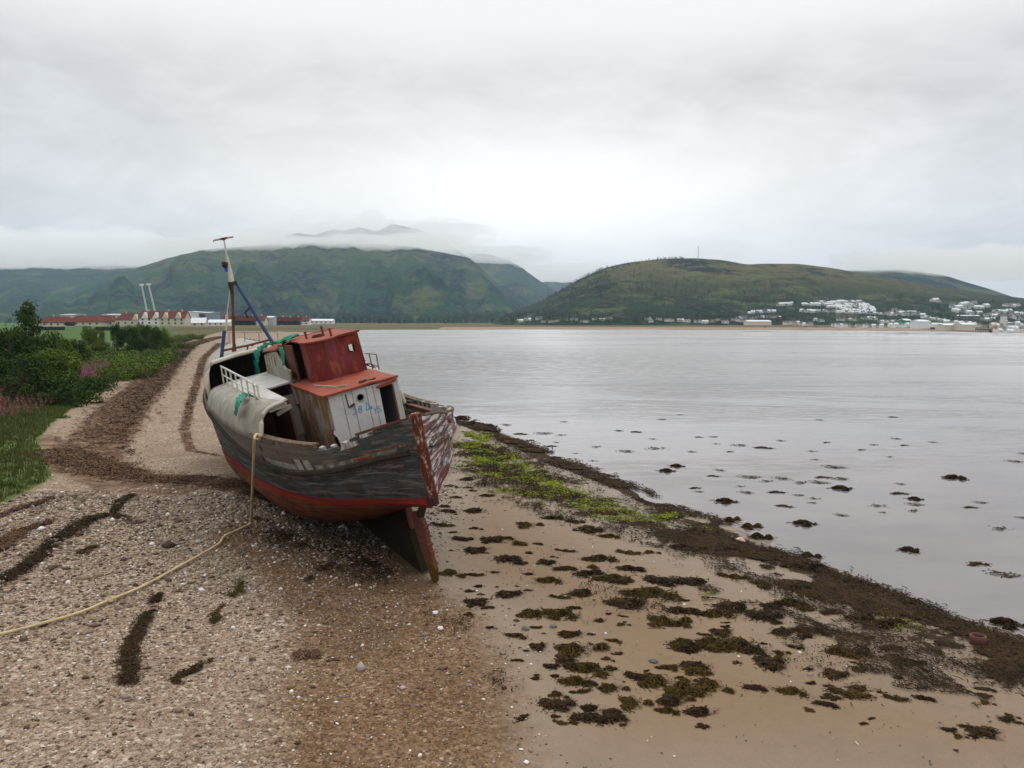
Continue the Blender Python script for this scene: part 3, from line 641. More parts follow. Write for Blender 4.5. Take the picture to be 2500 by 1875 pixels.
for side in (-1, 1):
    for i in range(NL):
        strake(lambda s, i=i: i / NL, lambda s, i=i: (i + 1) / NL, side, runs_of(0, SE))
    vr = lambda s, side=side: 1 + (min(z_rb(s), (z_port(s) if side < 0 else z_stb(s)) - .06) - ZWL) / ((z_port(s) if side < 0 else z_stb(s)) - ZWL)
    for i in range(6):                                           # waterline to rubbing strake
        strake(lambda s, i=i: 1 + (vr(s) - 1) * i / 6, lambda s, i=i: 1 + (vr(s) - 1) * (i + 1) / 6, side, runs_of(0, SE))
    if side < 0:
        fr = [0, .27, .46, .68, .86, 1]
        gaps = {0: [(.35, 4.3)], 1: [(2.35, 2.9)], 3: [(1.05, 1.5)], 4: [(.7, 1.0), (1.2, 2.05), (3.1, 3.3)], 2: [(4.0, 4.1)]}
    else:
        fr = [0, .25, .5, .75, 1]; gaps = {0: [(.5, 1.3)], 1: [(2.4, 2.9)], 2: [(1.6, 2.0), (3.2, 3.6)], 3: [(2.6, 3.1), (4.2, 5.2)]}
    for i in range(len(fr) - 1):
        strake(lambda s, i=i: vr(s) + (2 - vr(s)) * fr[i], lambda s, i=i: vr(s) + (2 - vr(s)) * fr[i + 1], side, runs_of(0, SE, gaps.get(i, ())))
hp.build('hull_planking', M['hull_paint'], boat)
# rubbing strakes, rail caps
for side in (-1, 1):
    rb = MB(); pts = []
    for s in np.arange(.12, 15, .3):
        z = z_rb(s) if side < 0 else min(z_rb(s), z_stb(s) - .06); zr = z_port(s) if side < 0 else z_stb(s); v = 1 + (z - ZWL) / (zr - ZWL); p = hull_pt(s, v, side, .05)
        pts.append([p + Vector((0, 0, -.05)), p + Vector((side * .035, 0, -.03)), p + Vector((side * .035, 0, .03)), p + Vector((0, 0, .05))])
    rb.sheet(pts, .05); rb.build('rubbing_strake', M['dark_timber' if side < 0 else 'hull_paint'], boat)
def rail(a, b, side, name='rail_cap', mt='timber', dz=.03, w=.17):
    r_ = MB(); g = []
    for s in np.linspace(a, b, max(3, int((b - a) / .25))):
        p = hull_pt(s, 2, side, -.04); g.append([p + Vector((-w / 2, 0, dz)), p + Vector((w / 2, 0, dz + .004 * rs.uniform(-1, 1)))])
    r_.sheet(g, .055); return r_.build(name, M[mt], boat)
rail(.15, 1.02, -1, mt='rust'); rail(2.1, 4.25, -1); rail(.15, 1.7, 1, mt='timber'); rail(2.2, 4.0, 1); rail(5.3, 9.0, 1)
# frames standing inside the planking
for side in (-1, 1):
    for k, s in enumerate(np.arange(.5, 9.1 if side > 0 else 5.0, .30 if side < 0 else .40)):
        f_ = MB(); top = 2 + (rs.uniform(-.02, .12) if side > 0 else rs.uniform(-.15, -.02)); top = min(top, 2.0) if side < 0 else top
        g = []
        for v in np.linspace(1.05, 1.98, 5):
            p = hull_pt(s, v, side, -.075); g.append(p)
        if side > 0: g.append(g[-1] + Vector((.0, 0, rs.uniform(.02, .10))))
        for a, b in zip(g[:-1], g[1:]): f_.bar(a, b, .15, .10)
        f_.build('frame_timber', M['grey_timber'], boat)
# deck, stem to stern
dk_ = MB(); zdeck = cat([0, 1.5, 3, 6, 8, 12, LB], [3.05, 2.95, 2.85, 2.62, 2.5, 2.5, 3.0])
g = []
for s in np.linspace(.3, LB - .6, 60):
    z = zdeck(s); g.append([Vector(((b_wl(s) + (b_rl(s) - b_wl(s)) * .35 - .1) * q, s + y_st(z) * max(0, 1 - s / 8), z + .04 * (1 - q * q))) for q in np.linspace(-.97, .97, 7)])
dk_.sheet(g, .06); dk_.build('deck', M['dark_timber'], boat)
# backbone
kl = MB()
prof = [(.42, .06), (.80, .0), (17.5, .0), (20.2, 1.3), (20.2, 1.9), (16, .6), (9, .6), (5, .9), (3, 1.45), (1.2, 1.95), (.74, 1.6), (.78, 1.15), (.60, .6)]
kl.slab([(-.10, y, z) for y, z in prof], .20, (1, 0, 0)); kl.build('keel', M['keel_shaded'], boat)
sf = MB(); sf.bar((0, .62, 1.12), (0, .72, 1.72), .13, .17); sf.build('stern_frame', M['rudder_paint'], boat)
ru = MB(); ru.slab([(-.05, y, z) for y, z in [(.36, 1.52), (.26, 1.62), (-.02, 1.72), (-.30, 1.62), (-.42, 1.5), (-.40, .97), (-.47, .36), (-.30, .02), (-.04, -.05), (.02, .12), (.24, .7), (.34, 1.15)]], .10, (1, 0, 0))
for z in (1.42, .98, .5): ru.box((0, -.2, z), (.15, .5, .06))
for z in (1.3, .8, .4): ru.box((0, -.44, z), (.10, .10, .07))
rud = ru.build('rudder', M['rudder_paint'], boat, bevel=.012)
rk = MB(); rk.tube([(0, -.22, 1.66), (0, -.46, 1.85), (0, -.70, 2.20)], [.10, .085, .11], 10); rk.build('rudder_stock', M['dark_timber'], rud)
sp = MB(); spz = [2.16, 2.3, 2.6, 3.1, 3.6, 4.0, 4.2]
g = [[Vector((-.10, y_st(z) + .14, z)), Vector((-.085, y_st(z) - .06, z)), Vector((.0, y_st(z) - .09, z)), Vector((.085, y_st(z) - .06, z)), Vector((.10, y_st(z) + .14, z))] for z in spz]
sp.sheet(g, .05); sp.box((0, y_st(4.1) + .0, 4.17), (.19, .20, .10)); sp.build('sternpost', M['post_paint'], boat, bevel=.01)
# loose broken planks on the port quarter
for (a, b, v0, v1, o_) in ((.85, 1.25, 1.68, 1.70, .05), (.05, .9, 1.72, 1.76, .03)):
    lp = MB(); g = [[hull_pt(s, v0, -1, o_), hull_pt(s, v1, -1, o_ + .01)] for s in np.linspace(a, b, 6)]; lp.sheet(g, .04); lp.build('broken_plank', M['orange_steel'] if o_ > .04 else M['timber'], boat)
# shelter sides: plated bulwark that curves over into the upper deck
def shelter(side, y0, y1, ztop, xtop, mt='grey_steel', inw=0):
    o_ = MB(); g = []
    for y in np.linspace(y0, y1, 26):
        s = y + .75; p = hull_pt(s, 1.97, side, .03); b0 = abs(p.x) - inw; w = rs.uniform(-.008, .008); zz = p.z - .04; h = ztop - zz
        pr = [(b0, zz), (b0 - .03, zz + .25 * h), (b0 - .10, zz + .55 * h), (b0 - .20, zz + .82 * h), (b0 - .33, zz + .95 * h), (b0 - .5, ztop), (b0 - .75, ztop + .03)]
        g.append([Vector((side * (x + w), y, z)) for x, z in pr])
    o_.sheet(g, .05); o_.build('shelter_side', M[mt], boat, smooth=True)
    rim = MB(); q = [g[0][k] + Vector((0, -.03, 0)) for k in range(7)]; q[0] = q[0] + Vector((0, 0, .1)); rim.tube(q, .055, 6); rim.build('shelter_rim', M['cream_steel'], boat)
    return g
gp_ = shelter(-1, 3.0, 10.3, 4.50, 2.4); gs_ = shelter(1, 6.7, 10.3, 4.05, 2.2, inw=.48)
sd2 = MB(); sd2.sheet([[gp_[k][6] + Vector((.01, 0, 0)), gp_[k][6] * .5 + Vector((-1.72 if gp_[k][6].y < 6.2 else -.7, gp_[k][6].y, 4.56)) * .5, Vector((-1.72 if gp_[k][6].y < 6.2 else -.7, gp_[k][6].y, 4.55))] for k in range(0, 26)], .05); sd2.build('shelter_deck', M['deck_pale'], boat)
sd3 = MB(); sd3.sheet([[Vector((.5, gs_[k][6].y, 4.5)), Vector((1.2, gs_[k][6].y, 4.32)), gs_[k][6]] for k in range(26)], .05); sd3.build('shelter_deck', M['deck_pale'], boat)
bx = MB(); bx.bar((-2.2, 3.02, 4.40), (-1.74, 3.02, 4.44), .07, .12); bx.bar((-2.0, 3.3, 4.2), (-1.6, 3.3, 4.32), .06, .1); bx.build('deck_beam', M['grey_steel'], boat)
# bulkhead and inside walls below the shelter deck
ib = MB(); ib.box((-1.55, 5.4, 3.45), (.06, 3.0, 1.9)); ib.box((-1.9, 7.0, 3.5), (1.6, .06, 2.0)); ib.build('bulkhead', M['brown_steel'], boat)
pn = MB(); pn.box((-1.2, 6.2, 3.6), (.5, .05, 1.2)); pn.build('passage_door', M['grey_steel'], boat)
# whaleback over the fore deck
wb = MB(); g = []
for y in np.linspace(10.5, 20.6, 20):
    s = y + .2; k = min(1, b_rl(min(s, LB)) / 3.05); zz = hull_pt(min(s, LB), 1.97, -1).z; up = (10.5 - y) * .012
    pr = [(-2.93, zz - .02), (-2.9, 4.55), (-2.82, 4.95), (-2.56, 5.27), (-1.75, 5.34), (-.9, 5.34), (-.2, 5.28), (.5, 5.1), (1.2, 4.75), (1.9, 4.3), (2.4, 3.9), (2.75, 3.3)]
    g.append([Vector((x * k, y, z + up)) for x, z in pr])
wb.sheet(g, .06); wbo = wb.build('whaleback', M['grey_steel'], boat, smooth=True)
rm = MB(); rm.tube([p + Vector((0, -.03, 0)) for p in g[0]], .07, 8); rm.build('whaleback_rim', M['cream_steel'], boat, smooth=True)
hb_ = MB(); hb_.slab([g[5][k] * .97 + Vector((0, .1, .1)) for k in range(12)] + [Vector((2.0, g[5][0].y, 2.4)), Vector((-2.0, g[5][0].y, 2.4))], .06, (0, 1, 0)); hb_.build('bulkhead', M['dark_timber'], boat)
ln = MB(); ln.tube([un(Z1(430, 330), y=11.4), un(Z1(455, 450), y=11.0), un(Z1(470, 560), y=10.6)], .035, 6); ln.build('pillar', M['blue_steel'], boat)
# port guard rail on the shelter deck
rl = MB(); tops = [(-2.3, 10.4, 5.1), (-2.3, 8.6, 5.1), (-2.32, 6.9, 5.1), (-2.3, 5.1, 5.08), (-2.28, 3.2, 5.0)]
rl.tube(tops, .03, 6)
rl.tube([(x - .02, y, z - .28) for x, y, z in tops], .022, 6)
rl.build('guard_rail', M['white_steel'], boat)
for y in (10.3, 9.2, 8.1, 7.0, 5.9, 4.8, 3.7, 3.1):
    q = MB(); q.tube([(-2.36, y, 4.47), (-2.3, y + .04, 5.08)], .026, 6); q.build('rail_post', M['cream_steel'], boat)

# aft deckhouse
YA = 2.15; dh = empty('deckhouse', (0, 0, 0)); dh.parent = boat
wall = MB()
circ = [(-.12 + .085 * math.cos(a), YA, 4.24 + .085 * math.sin(a)) for a in np.linspace(0, 2 * math.pi, 20, endpoint=False)]
wall.slab([(-.95, YA, 4.47), (-.95, YA, 3.62), (-.98, YA, 3.55), (-.90, YA, 3.42), (-.86, YA, 3.2), (-.93, YA, 3.02), (-.84, YA, 2.86), (.345, YA, 2.86), (.40, YA, 4.36), (.41, YA, 4.47)], .05, (0, 1, 0), [circ])
wall.slab([(.40, YA, 4.36), (.76, YA, 4.36), (.71, YA, 2.86), (.86, YA, 2.86), (.87, YA, 4.47), (.41, YA, 4.47)], .05, (0, 1, 0))
wall.build('aft_wall', M['white_steel'], dh)
seams = MB()
for x in (-.56, -.30, .06, .24): seams.bar((x, YA - .006, 4.45), (x - .02, YA - .006, 3.0), .018, .012)
seams.build('wall_seam', M['grey_steel'], dh)
br_ = MB(); br_.bar((-.30, YA - .02, 4.13), (-.46, YA - .02, 4.08), .03, .05); br_.bar((-.47, YA - .02, 4.42), (-.46, YA - .02, 4.08), .02, .025); br_.build('bracket', M['rust'], dh)
ph = MB()
ring = [Vector((-.12 + .095 * math.cos(a), YA - .012, 4.24 + .095 * math.sin(a))) for a in np.linspace(0, 2 * math.pi, 21)]
ph.tube(ring, .014, 6, caps=False); ph.build('porthole', M['grey_steel'], dh)
dj = MB(); dj.bar((.74, YA - .03, 4.36), (.70, YA - .03, 2.9), .035, .04); dj.build('door_frame', M['brown_steel'], dh)
lt = MB(); lt.sheet([[Vector((.30, YA - .14, 4.43)), Vector((.60, YA - .15, 4.47)), Vector((.86, YA - .12, 4.50))], [Vector((.29, YA - .13, 4.36)), Vector((.60, YA - .14, 4.385)), Vector((.80, YA - .11, 4.42))]], .03); lt.build('lintel', M['orange_steel'], dh)
pw = MB(); XP = -.95
def slit(y0, y1, z0, z1): return [(XP, y0, z0), (XP, y1, z0), (XP, y1, z1), (XP, y0, z1)]
pw.slab([(XP, YA, 4.47), (XP, YA, 3.62), (XP, YA + .16, 3.5), (XP, YA + .30, 3.3), (XP, YA + .26, 2.9), (XP, 6.3, 2.5), (XP, 6.3, 4.47)], .05, (1, 0, 0), [slit(3.3, 3.42, 3.95, 4.3), slit(4.2, 4.34, 3.6, 4.2)])
pw.build('side_wall', M['rusty_wall'], dh)
rp = MB(); rp.slab([(XP + .12, YA + .1, 3.5), (XP + .12, YA + .5, 3.45), (XP + .12, YA + .5, 2.8), (XP + .12, YA + .1, 2.8)], .03, (1, 0, 0)); rp.build('floor_panel', M['red_steel'], dh)
cp = MB(); cp.slab([(XP - .02, YA - .03, 3.66), (XP - .02, YA + .22, 3.60), (XP - .02, YA + .30, 3.46), (XP - .05, YA - .02, 3.56)], .03, (-1, 0, 0)); cp.build('torn_plate', M['orange_steel'], dh)
sw = MB(); sw.slab([(.86, YA, 4.47), (.84, YA, 2.86), (.84, 6.3, 2.5), (.86, 6.3, 4.47)], .05, (1, 0, 0)); sw.build('side_wall', M['white_steel'], dh)
fw = MB(); fw.box((0, 6.3, 3.5), (1.7, .05, 2.0)); fw.build('fore_wall', M['brown_steel'], dh)
rf = MB(); g = []
for y in np.linspace(YA - .08, 6.2, 9):
    g.append([Vector((x, y + .05 * (random.random() - .5) * (y < YA), 4.51 + .018 * random.uniform(-1, 1) + .02 * (1 - abs(x)))) for x in np.linspace(-1.04, .93, 9)])
rf.sheet(g, .05); rfo = rf.build('roof', M['orange_steel'], dh)
rb2 = MB(); rb2.bar((.02, YA + .25, 4.57), (.18, YA + .28, 4.58), .12, .07); rb2.bar((.2, YA + .32, 4.56), (.45, YA + .30, 4.57), .08, .03); rb2.build('roof_bracket', M['rust'], rfo)
rb3 = MB(); rb3.bar((-.78, 4.1, 4.56), (-.5, 2.75, 4.56), .04, .04); rb3.bar((-.5, 2.75, 4.56), (-.28, 2.6, 4.56), .04, .04); rb3.build('loose_batten', M['grey_timber'], rfo)
# painted words on the aft wall
def stroke(pts, w=.020, tx=None):
    P = [un(Z3(*p), y=YA - .004) for p in pts]
    for a, b in zip(P[:-1], P[1:]):
        e = (b - a).normalized() * .006; tx.bar(a - e, b + e, .004, w, up=(b - a).cross(Vector((0, 1, 0))))
def arc(cx, cy, rx, ry, a0, a1, n=9): return [(cx + rx * math.cos(R(a)), cy + ry * math.sin(R(a))) for a in np.linspace(a0, a1, n)]
for letter in (
    [[(1248, 1042), (1300, 1032), (1282, 1068), (1305, 1078), (1316, 1100), (1300, 1126), (1270, 1138)]],
    [arc(1364, 1050, 17, 18, 90, 450, 12), arc(1366, 1086, 21, 20, -90, 270, 12)],
    [[(1432, 990), (1438, 1084), (1462, 1070), (1472, 1040), (1458, 1005), (1432, 990)]],
    [arc(1488, 1052, 13, 13, 0, 360, 10), [(1501, 1036), (1503, 1064)]],
    [[(1535, 1050), (1546, 1082)], [(1562, 1046), (1546, 1084), (1540, 1122)]],
    [[(1606, 1030), (1584, 1036), (1580, 1056), (1604, 1070), (1608, 1090), (1584, 1104)]]):
    tx = MB()
    for st in letter: stroke(st, .020 if st[0][0] < 1520 else .015, tx)
    tx.build('painted_letter', M['paint_blue'], dh)

# wheelhouse
wh = empty('wheelhouse', (0, 0, 0)); wh.parent = boat; Z0, Zt = 4.535, 5.62
def wall_plan(pts, z0, z1, name, mt, th=.04, par=wh, holes=None):
    o_ = MB(); o_.sheet([[Vector((x, y, z0 + dz)) for x, y in pts] for dz in np.linspace(0, z1 - z0, 5)], th); return o_.build(name, M[mt], par, smooth=False)
cyl = [(-.62 + .0 * k, 5.35) for k in (0,)] + [(-.14 - .50 * math.cos(a) , 5.05 - .62 * math.sin(a)) for a in np.linspace(.05, 2.35, 12)]
# bulging plate, slightly sprung off the roof along its foot
wall_plan(cyl, Z0 + .03, Zt, 'curved_plate', 'red_steel')
xa, ya = cyl[-1]
fl = MB(); wx0, wx1, wz0, wz1 = .50, .68, 5.12, 5.36
fl.slab([(xa, ya, Z0), (.88, 4.62, Z0), (.82, 4.52, Zt), (xa, ya - .02, Zt)], .04, (0, 1, 0), [[(wx0, 4.615, wz0), (wx1, 4.60, wz0), (wx1 - .02, 4.58, wz1), (wx0 - .02, 4.59, wz1)]])
fl.build('aft_plate', M['red_steel'], wh)
wf = MB()
for k_ in (3, 8): c_ = cyl[k_]; q_ = MB(); q_.bar((c_[0], c_[1] - .03, Z0 + .04), (c_[0], c_[1] - .03, Zt), .05, .02); q_.build('plate_seam', M['brown_steel'], wh)
q = [Vector((wx0, 4.59, wz0)), Vector((wx1, 4.57, wz0)), Vector((wx1 - .02, 4.55, wz1)), Vector((wx0 - .02, 4.56, wz1))]
for a, b in zip(q, q[1:] + q[:1]): wf.bar(a, b, .025, .03)
wf.build('window_frame', M['brown_steel'], wh)
st_ = MB(); st_.slab([(.88, 4.66, Z0), (.88, 7.2, Z0), (.80, 7.1, Zt), (.82, 4.56, Zt)], .04, (-1, 0, 0), [[(.86, 5.4, 5.05), (.86, 6.0, 5.05), (.845, 6.0, 5.4), (.845, 5.4, 5.4)]]); st_.build('side_plate', M['red_steel'], wh)
fr_ = MB(); fr_.slab([(-.8, 7.3, Z0), (.86, 7.2, Z0), (.80, 7.15, Zt), (-.75, 7.3, Zt)], .04, (0, 1, 0), [[(.1, 7.24, 4.9), (.7, 7.2, 4.9), (.7, 7.2, 5.45), (.1, 7.24, 5.45)]]); fr_.build('fore_plate', M['dark_timber'], wh)  # dark material puts the gloom inside the wheelhouse into the colour
ps = MB(); ps.slab([(-.80, 5.75, Z0), (-.80, 7.8, Z0), (-.82, 7.8, Zt - .08), (-.80, 5.75, Zt - .03)], .04, (1, 0, 0), [[(-.80, 7.0, 4.95), (-.80, 7.35, 4.95), (-.80, 7.35, 5.25), (-.80, 7.0, 5.25)]]); ps.build('side_plate', M['brown_steel'], wh)
pr_ = MB(); pr_.tube([(-.86, 5.5, 4.85), (-.86, 6.6, 4.86)], .014, 6); pr_.tube([(-.86, 5.5, 4.6), (-.86, 7.0, 4.62)], .014, 6); pr_.tube([(-.86, 5.5, 4.5), (-.86, 5.5, 4.86)], .014, 6); pr_.build('hand_rail', M['rust'], wh)
rw = MB()
outl = [(-.64, 5.5)] + [(-.14 - .55 * math.cos(a), 5.0 - .68 * math.sin(a)) for a in np.linspace(.05, 2.3, 12)] + [(.86, 4.46), (.86, 7.2), (-.40, 7.5), (-.64, 6.6)]
rw.slab([(x, y, Zt + .01) for x, y in outl], .04, (0, 0, 1)); rwo = rw.build('wheelhouse_roof', M['orange_steel'], wh)
ed = MB(); ed.tube([(x, y, Zt + .05) for x, y in outl[-5:-1] + [outl[-1]]], .02, 6); ed.build('roof_edge', M['red_steel'], rwo)
ht = MB(); hc = un(Z1(940, 195), z=Zt + .05); cc = [Vector((hc.x + .17 * math.cos(a), hc.y + .30 * math.sin(a), Zt + .05)) for a in np.linspace(0, 2 * math.pi, 25)]
ht.sheet([[p for p in cc], [p + Vector((0, 0, .05)) for p in cc]], .02); ht.build('hatch_ring', M['rust'], rwo)
for a, h in (((850, 212), .26), ((978, 182), .32), ((1040, 190), .28)):
    q = un(Z1(*a), z=Zt + .05); p_ = MB(); p_.tube([(q.x, q.y, Zt + .04), (q.x - .005, q.y, Zt + h)], .034, 8); p_.tube([(q.x, q.y, Zt + h - .05), (q.x - .005, q.y, Zt + h)], .045, 8); p_.build('vent_post', M['red_steel'], rwo)
# grey plated side with louvres, port side of the wheelhouse, and its little roof
gw = MB(); gpl = [(-1.0, 5.9, 3.92), (-1.0, 6.2, 3.86), (-1.0, 10.2, 3.9), (-1.0, 9.6, 5.22), (-1.0, 7.3, 5.40), (-1.0, 6.9, 5.15), (-1.0, 6.45, 4.95), (-1.0, 5.75, 4.92), (-1.0, 6.0, 4.4)]
lou = [[(-1.0, y, 4.93), (-1.0, y + .22, 4.93), (-1.0, y + .16, 5.2), (-1.0, y - .06, 5.2)] for y in (7.75, 8.25, 8.75, 9.2)]
gw.slab(gpl, .05, (1, 0, 0), lou); gw.build('louvred_side', M['grey_steel'], wh)
for L in lou:
    lv = MB(); a, b, c, d_ = [Vector(p) for p in L]; lv.bar((a + b) / 2 + Vector((-.02, .05, 0)), (c + d_) / 2 + Vector((-.02, .05, 0)), .03, .08); lv.build('louvre', M['cream_steel'], wh)
gb = MB(); gb.slab([(-1.0, 7.2, 5.43), (-.5, 7.0, 5.60), (-.5, 9.2, 5.5), (-1.02, 9.75, 5.25)], .04, (0, 0, 1)); gb.build('side_roof', M['orange_steel'], wh)
rust_side = MB(); rust_side.slab([(-.97, 5.78, 4.9), (-.97, 6.5, 4.95), (-.97, 7.3, 5.40), (-.97, 7.3, 4.52), (-.97, 6.0, 4.52)], .03, (1, 0, 0)); rust_side.build('torn_plate', M['orange_steel'], wh)
# starboard guard rail, thin and rusty
for x_ in ((1330, 330, 1365, 470), (1385, 330, 1413, 480)):
    q = MB(); q.tube([un(Z1(x_[0], x_[1]), y=8), un(Z1(x_[2], x_[3]), y=8)], .018, 6); q.build('rail_post', M['rust'], boat)
for e_ in (((1300, 325), (1385, 332)), ((1310, 400), (1400, 425))): q = MB(); q.tube([un(Z1(*e_[0]), y=8), un(Z1(*e_[1]), y=8)], .016, 6); q.build('guard_rail', M['rust'], boat)
# beams lying on the starboard side deck
q = MB(); q.bar(hull_pt(6.9, 1.9, 1, -.35), hull_pt(4.4, 1.9, 1, -.30), .12, .14); q.build('deck_beam', M['rust'], boat)
q = MB(); q.bar(hull_pt(8.2, 2, 1, -.55), hull_pt(6.6, 2, 1, -.25), .10, .12); q.bar(hull_pt(7.9, 2, 1, -.3), hull_pt(7.9, 1.6, 1, -.4), .1, .1); q.build('deck_beam', M['dark_timber'], boat)
q = MB(); q.bar(hull_pt(1.2, 1.85, 1, -.3), hull_pt(2.9, 1.98, 1, -.32), .22, .25); q.build('stern_timber', M['dark_timber'], boat)

# mast and gear on the whaleback
YM = 12.0
mast = empty('mast', (0, 0, 0)); mast.parent = boat
def up(x, y, Y=YM): return un(O2(x, y), y=Y)
lm = MB(); lm.tube([up(506, 760), up(504, 710), up(501, 606)], [.052, .048, .052], 10); lm.tube([up(504.5, 690), up(504.3, 684)], [.09, .09], 10); lm.tube([up(506, 762), up(505.5, 748)], [.09, .06], 8); lm.build('lower_mast', M['rust'], mast)
um = MB(); um.tube([up(500.5, 610), up(496, 582), up(490, 555)], [.095, .07, .055], 10); um.tube([up(490, 556), up(484, 518)], [.032, .022], 8); um.build('upper_mast', M['cream_steel'], mast)
cb = MB(); cb.tube([up(461, 519.5), up(504, 511.5)], .028, 8); cb.tube([up(461, 519.5), up(461.5, 523)], .02, 6); cb.build('antenna_bar', M['grey_steel'], mast)
hd = MB(); hd.box(up(483, 515.5), (.22, .12, .07)); hd.tube([up(483, 516), up(483.8, 519.5)], [.075, .03], 8); hd.build('antenna_head', M['red_steel'], mast)
jt = MB(); jt.box(up(502.5, 612), (.27, .18, .12)); jt.box(up(498.5, 622), (.10, .10, .42)); jt.build('mast_collar', M['dark_timber'], mast)
a0, a1 = up(510, 612, 12.0), up(590, 742, 11.0)
stt = MB(); stt.tube([a0, a0.lerp(a1, .35), a1], [.05, .058, .06], 10); stt.build('strut', M['blue_steel'], mast)
rg = MB(); c_ = a0.lerp(a1, .42); rg.bar(c_ + Vector((-.25, 0, -.1)), c_ + Vector((-.04, 0, .05)), .06); rg.bar(c_ + Vector((-.25, 0, -.1)), c_ + Vector((-.2, 0, -.3)), .06); rg.build('strut_bracket', M['dark_timber'], mast)
fl_ = MB(); fl_.tube([up(497, 614, 12.6), up(494, 650, 12.8), up(490, 680, 13)], .02, 6); fl_.tube([up(490, 680, 13), up(488, 712, 13)], [.045, .03], 8); fl_.build('stay', M['cream_steel'], mast)
lmp = MB(); lmp.tube([up(485.5, 572), up(486.5, 566)], [.13, .10], 10); lmp.tube([up(487, 578), up(486, 572)], [.07, .12], 10); lmp.build('mast_lamp', M['dark_timber'], mast)
fg = MB(); g = []
for i in range(6):
    t_ = i / 5; g.append([up(484 + 1.2 * t_ + .5 * math.sin(i * 2), 574 + 12 * t_) + Vector((0, .03 * math.sin(i), 0)), up(488.5 + .6 * t_, 574 + 13 * t_) + Vector((0, .06 * math.sin(i + 1), 0)), up(492 - .8 * t_, 575 + 12 * t_)])
fg.sheet(g, .012); fg.build('blue_rag', M['blue_cloth'], mast, smooth=True)
gy = MB()
def upz(x, y, Y=11.2): return un(Z1(x, y), y=Y)
gy.tube([upz(195, 305), upz(400, 262), upz(585, 215)], .038, 8); gy.build('cross_rail', M['brown_steel'], boat)
for (x0, y0, x1, y1, mt, r_) in ((190, 375, 214, 150, 'blue_steel', .06), (393, 300, 393, 262, 'brown_steel', .032), (430, 270, 428, 248, 'brown_steel', .04), (290, 310, 292, 250, 'brown_steel', .05)):
    q = MB(); q.tube([upz(x0, y0), upz(x1, y1)], r_, 8); q.build('rail_post', M[mt], boat)
q = MB()
for x0, x1 in ((215, 300), (300, 400), (400, 500), (500, 625)): q.tube([upz(x0, 165 + (x0 - 215) * -.02, 17), upz(x1, 165 + (x1 - 215) * -.02, 17)], .022, 6)
for x in (250, 370, 480, 625): q.tube([upz(x, 165, 17), upz(x + 4, 250, 17)], .022, 6)
q.build('guard_rail', M['grey_steel'], boat)

# ------------------------------------------------------------------ cloth and rope on the wreck
def tarp(name, pts, widths, label, seed, fold=.09):
    """pts: boat coordinates along the middle; widths: across"""
    rr = random.Random(seed); o_ = MB(); n = 26; g = []
    P = [Vector(p) for p in pts]; L = [0]
    for a, b in zip(P[:-1], P[1:]): L.append(L[-1] + (b - a).length)
    for i in range(n):
        d = L[-1] * i / (n - 1); k = max(j for j in range(len(P) - 1) if L[j] <= d + 1e-9); t_ = (d - L[k]) / max(L[k + 1] - L[k], 1e-6)
        p = P[k].lerp(P[k + 1], t_); w = widths[k] + (widths[k + 1] - widths[k]) * t_; row = []
        for j in range(11):
            q = j / 10 - .5; f = fold * mnoise.fractal(Vector((d * 3.0, q * 7, seed)), .7, 2, 4)
            row.append(p + Vector((-.05 - .5 * abs(f), q * w + .3 * f, .04 + abs(f) * 1.1)))
        g.append(row)
    o_.sheet(g, .012); o = o_.build(name, M['tarp_green'], None, smooth=True); o.matrix_world = BM
    return tag(o, label, 'tarpaulin')
tarp('tarpaulin', [un(Z1(800, 195), z=5.72), un(Z1(720, 225), z=5.66), un(Z1(640, 258), z=5.58), un(Z1(560, 275), x=-.95), un(Z1(505, 310), x=-1.08), un(Z1(487, 360), x=-1.12), un(Z1(488, 440), x=-1.14), un(Z1(492, 520), x=-1.14), un(Z1(508, 600), x=-1.12)], [.5, .7, .8, .9, 1.0, .8, .7, .6, .5], 'crumpled green tarpaulin hanging down from the wheelhouse roof', 4, .16)
tarp('tarpaulin', [un(Z1(668, 285), x=-1.02), un(Z1(680, 340), x=-1.06), un(Z1(690, 395), x=-1.06), un(Z1(684, 432), x=-1.05)], [.5, .62, .5, .1], 'torn flap of green tarpaulin hanging below the rusty wheelhouse roof edge', 9, .05)
tarp('tarpaulin', [un(Z1(322, 812), x=-2.78), un(Z1(335, 745), x=-2.75), un(Z1(352, 690), x=-2.62), un(Z1(400, 650), z=4.58), un(Z1(450, 665), z=4.6), un(Z1(490, 690), z=4.6)], [.22, .5, .75, .9, .8, .7], 'strip of green tarpaulin draped over the grey shelter side below the railing', 14, .10)
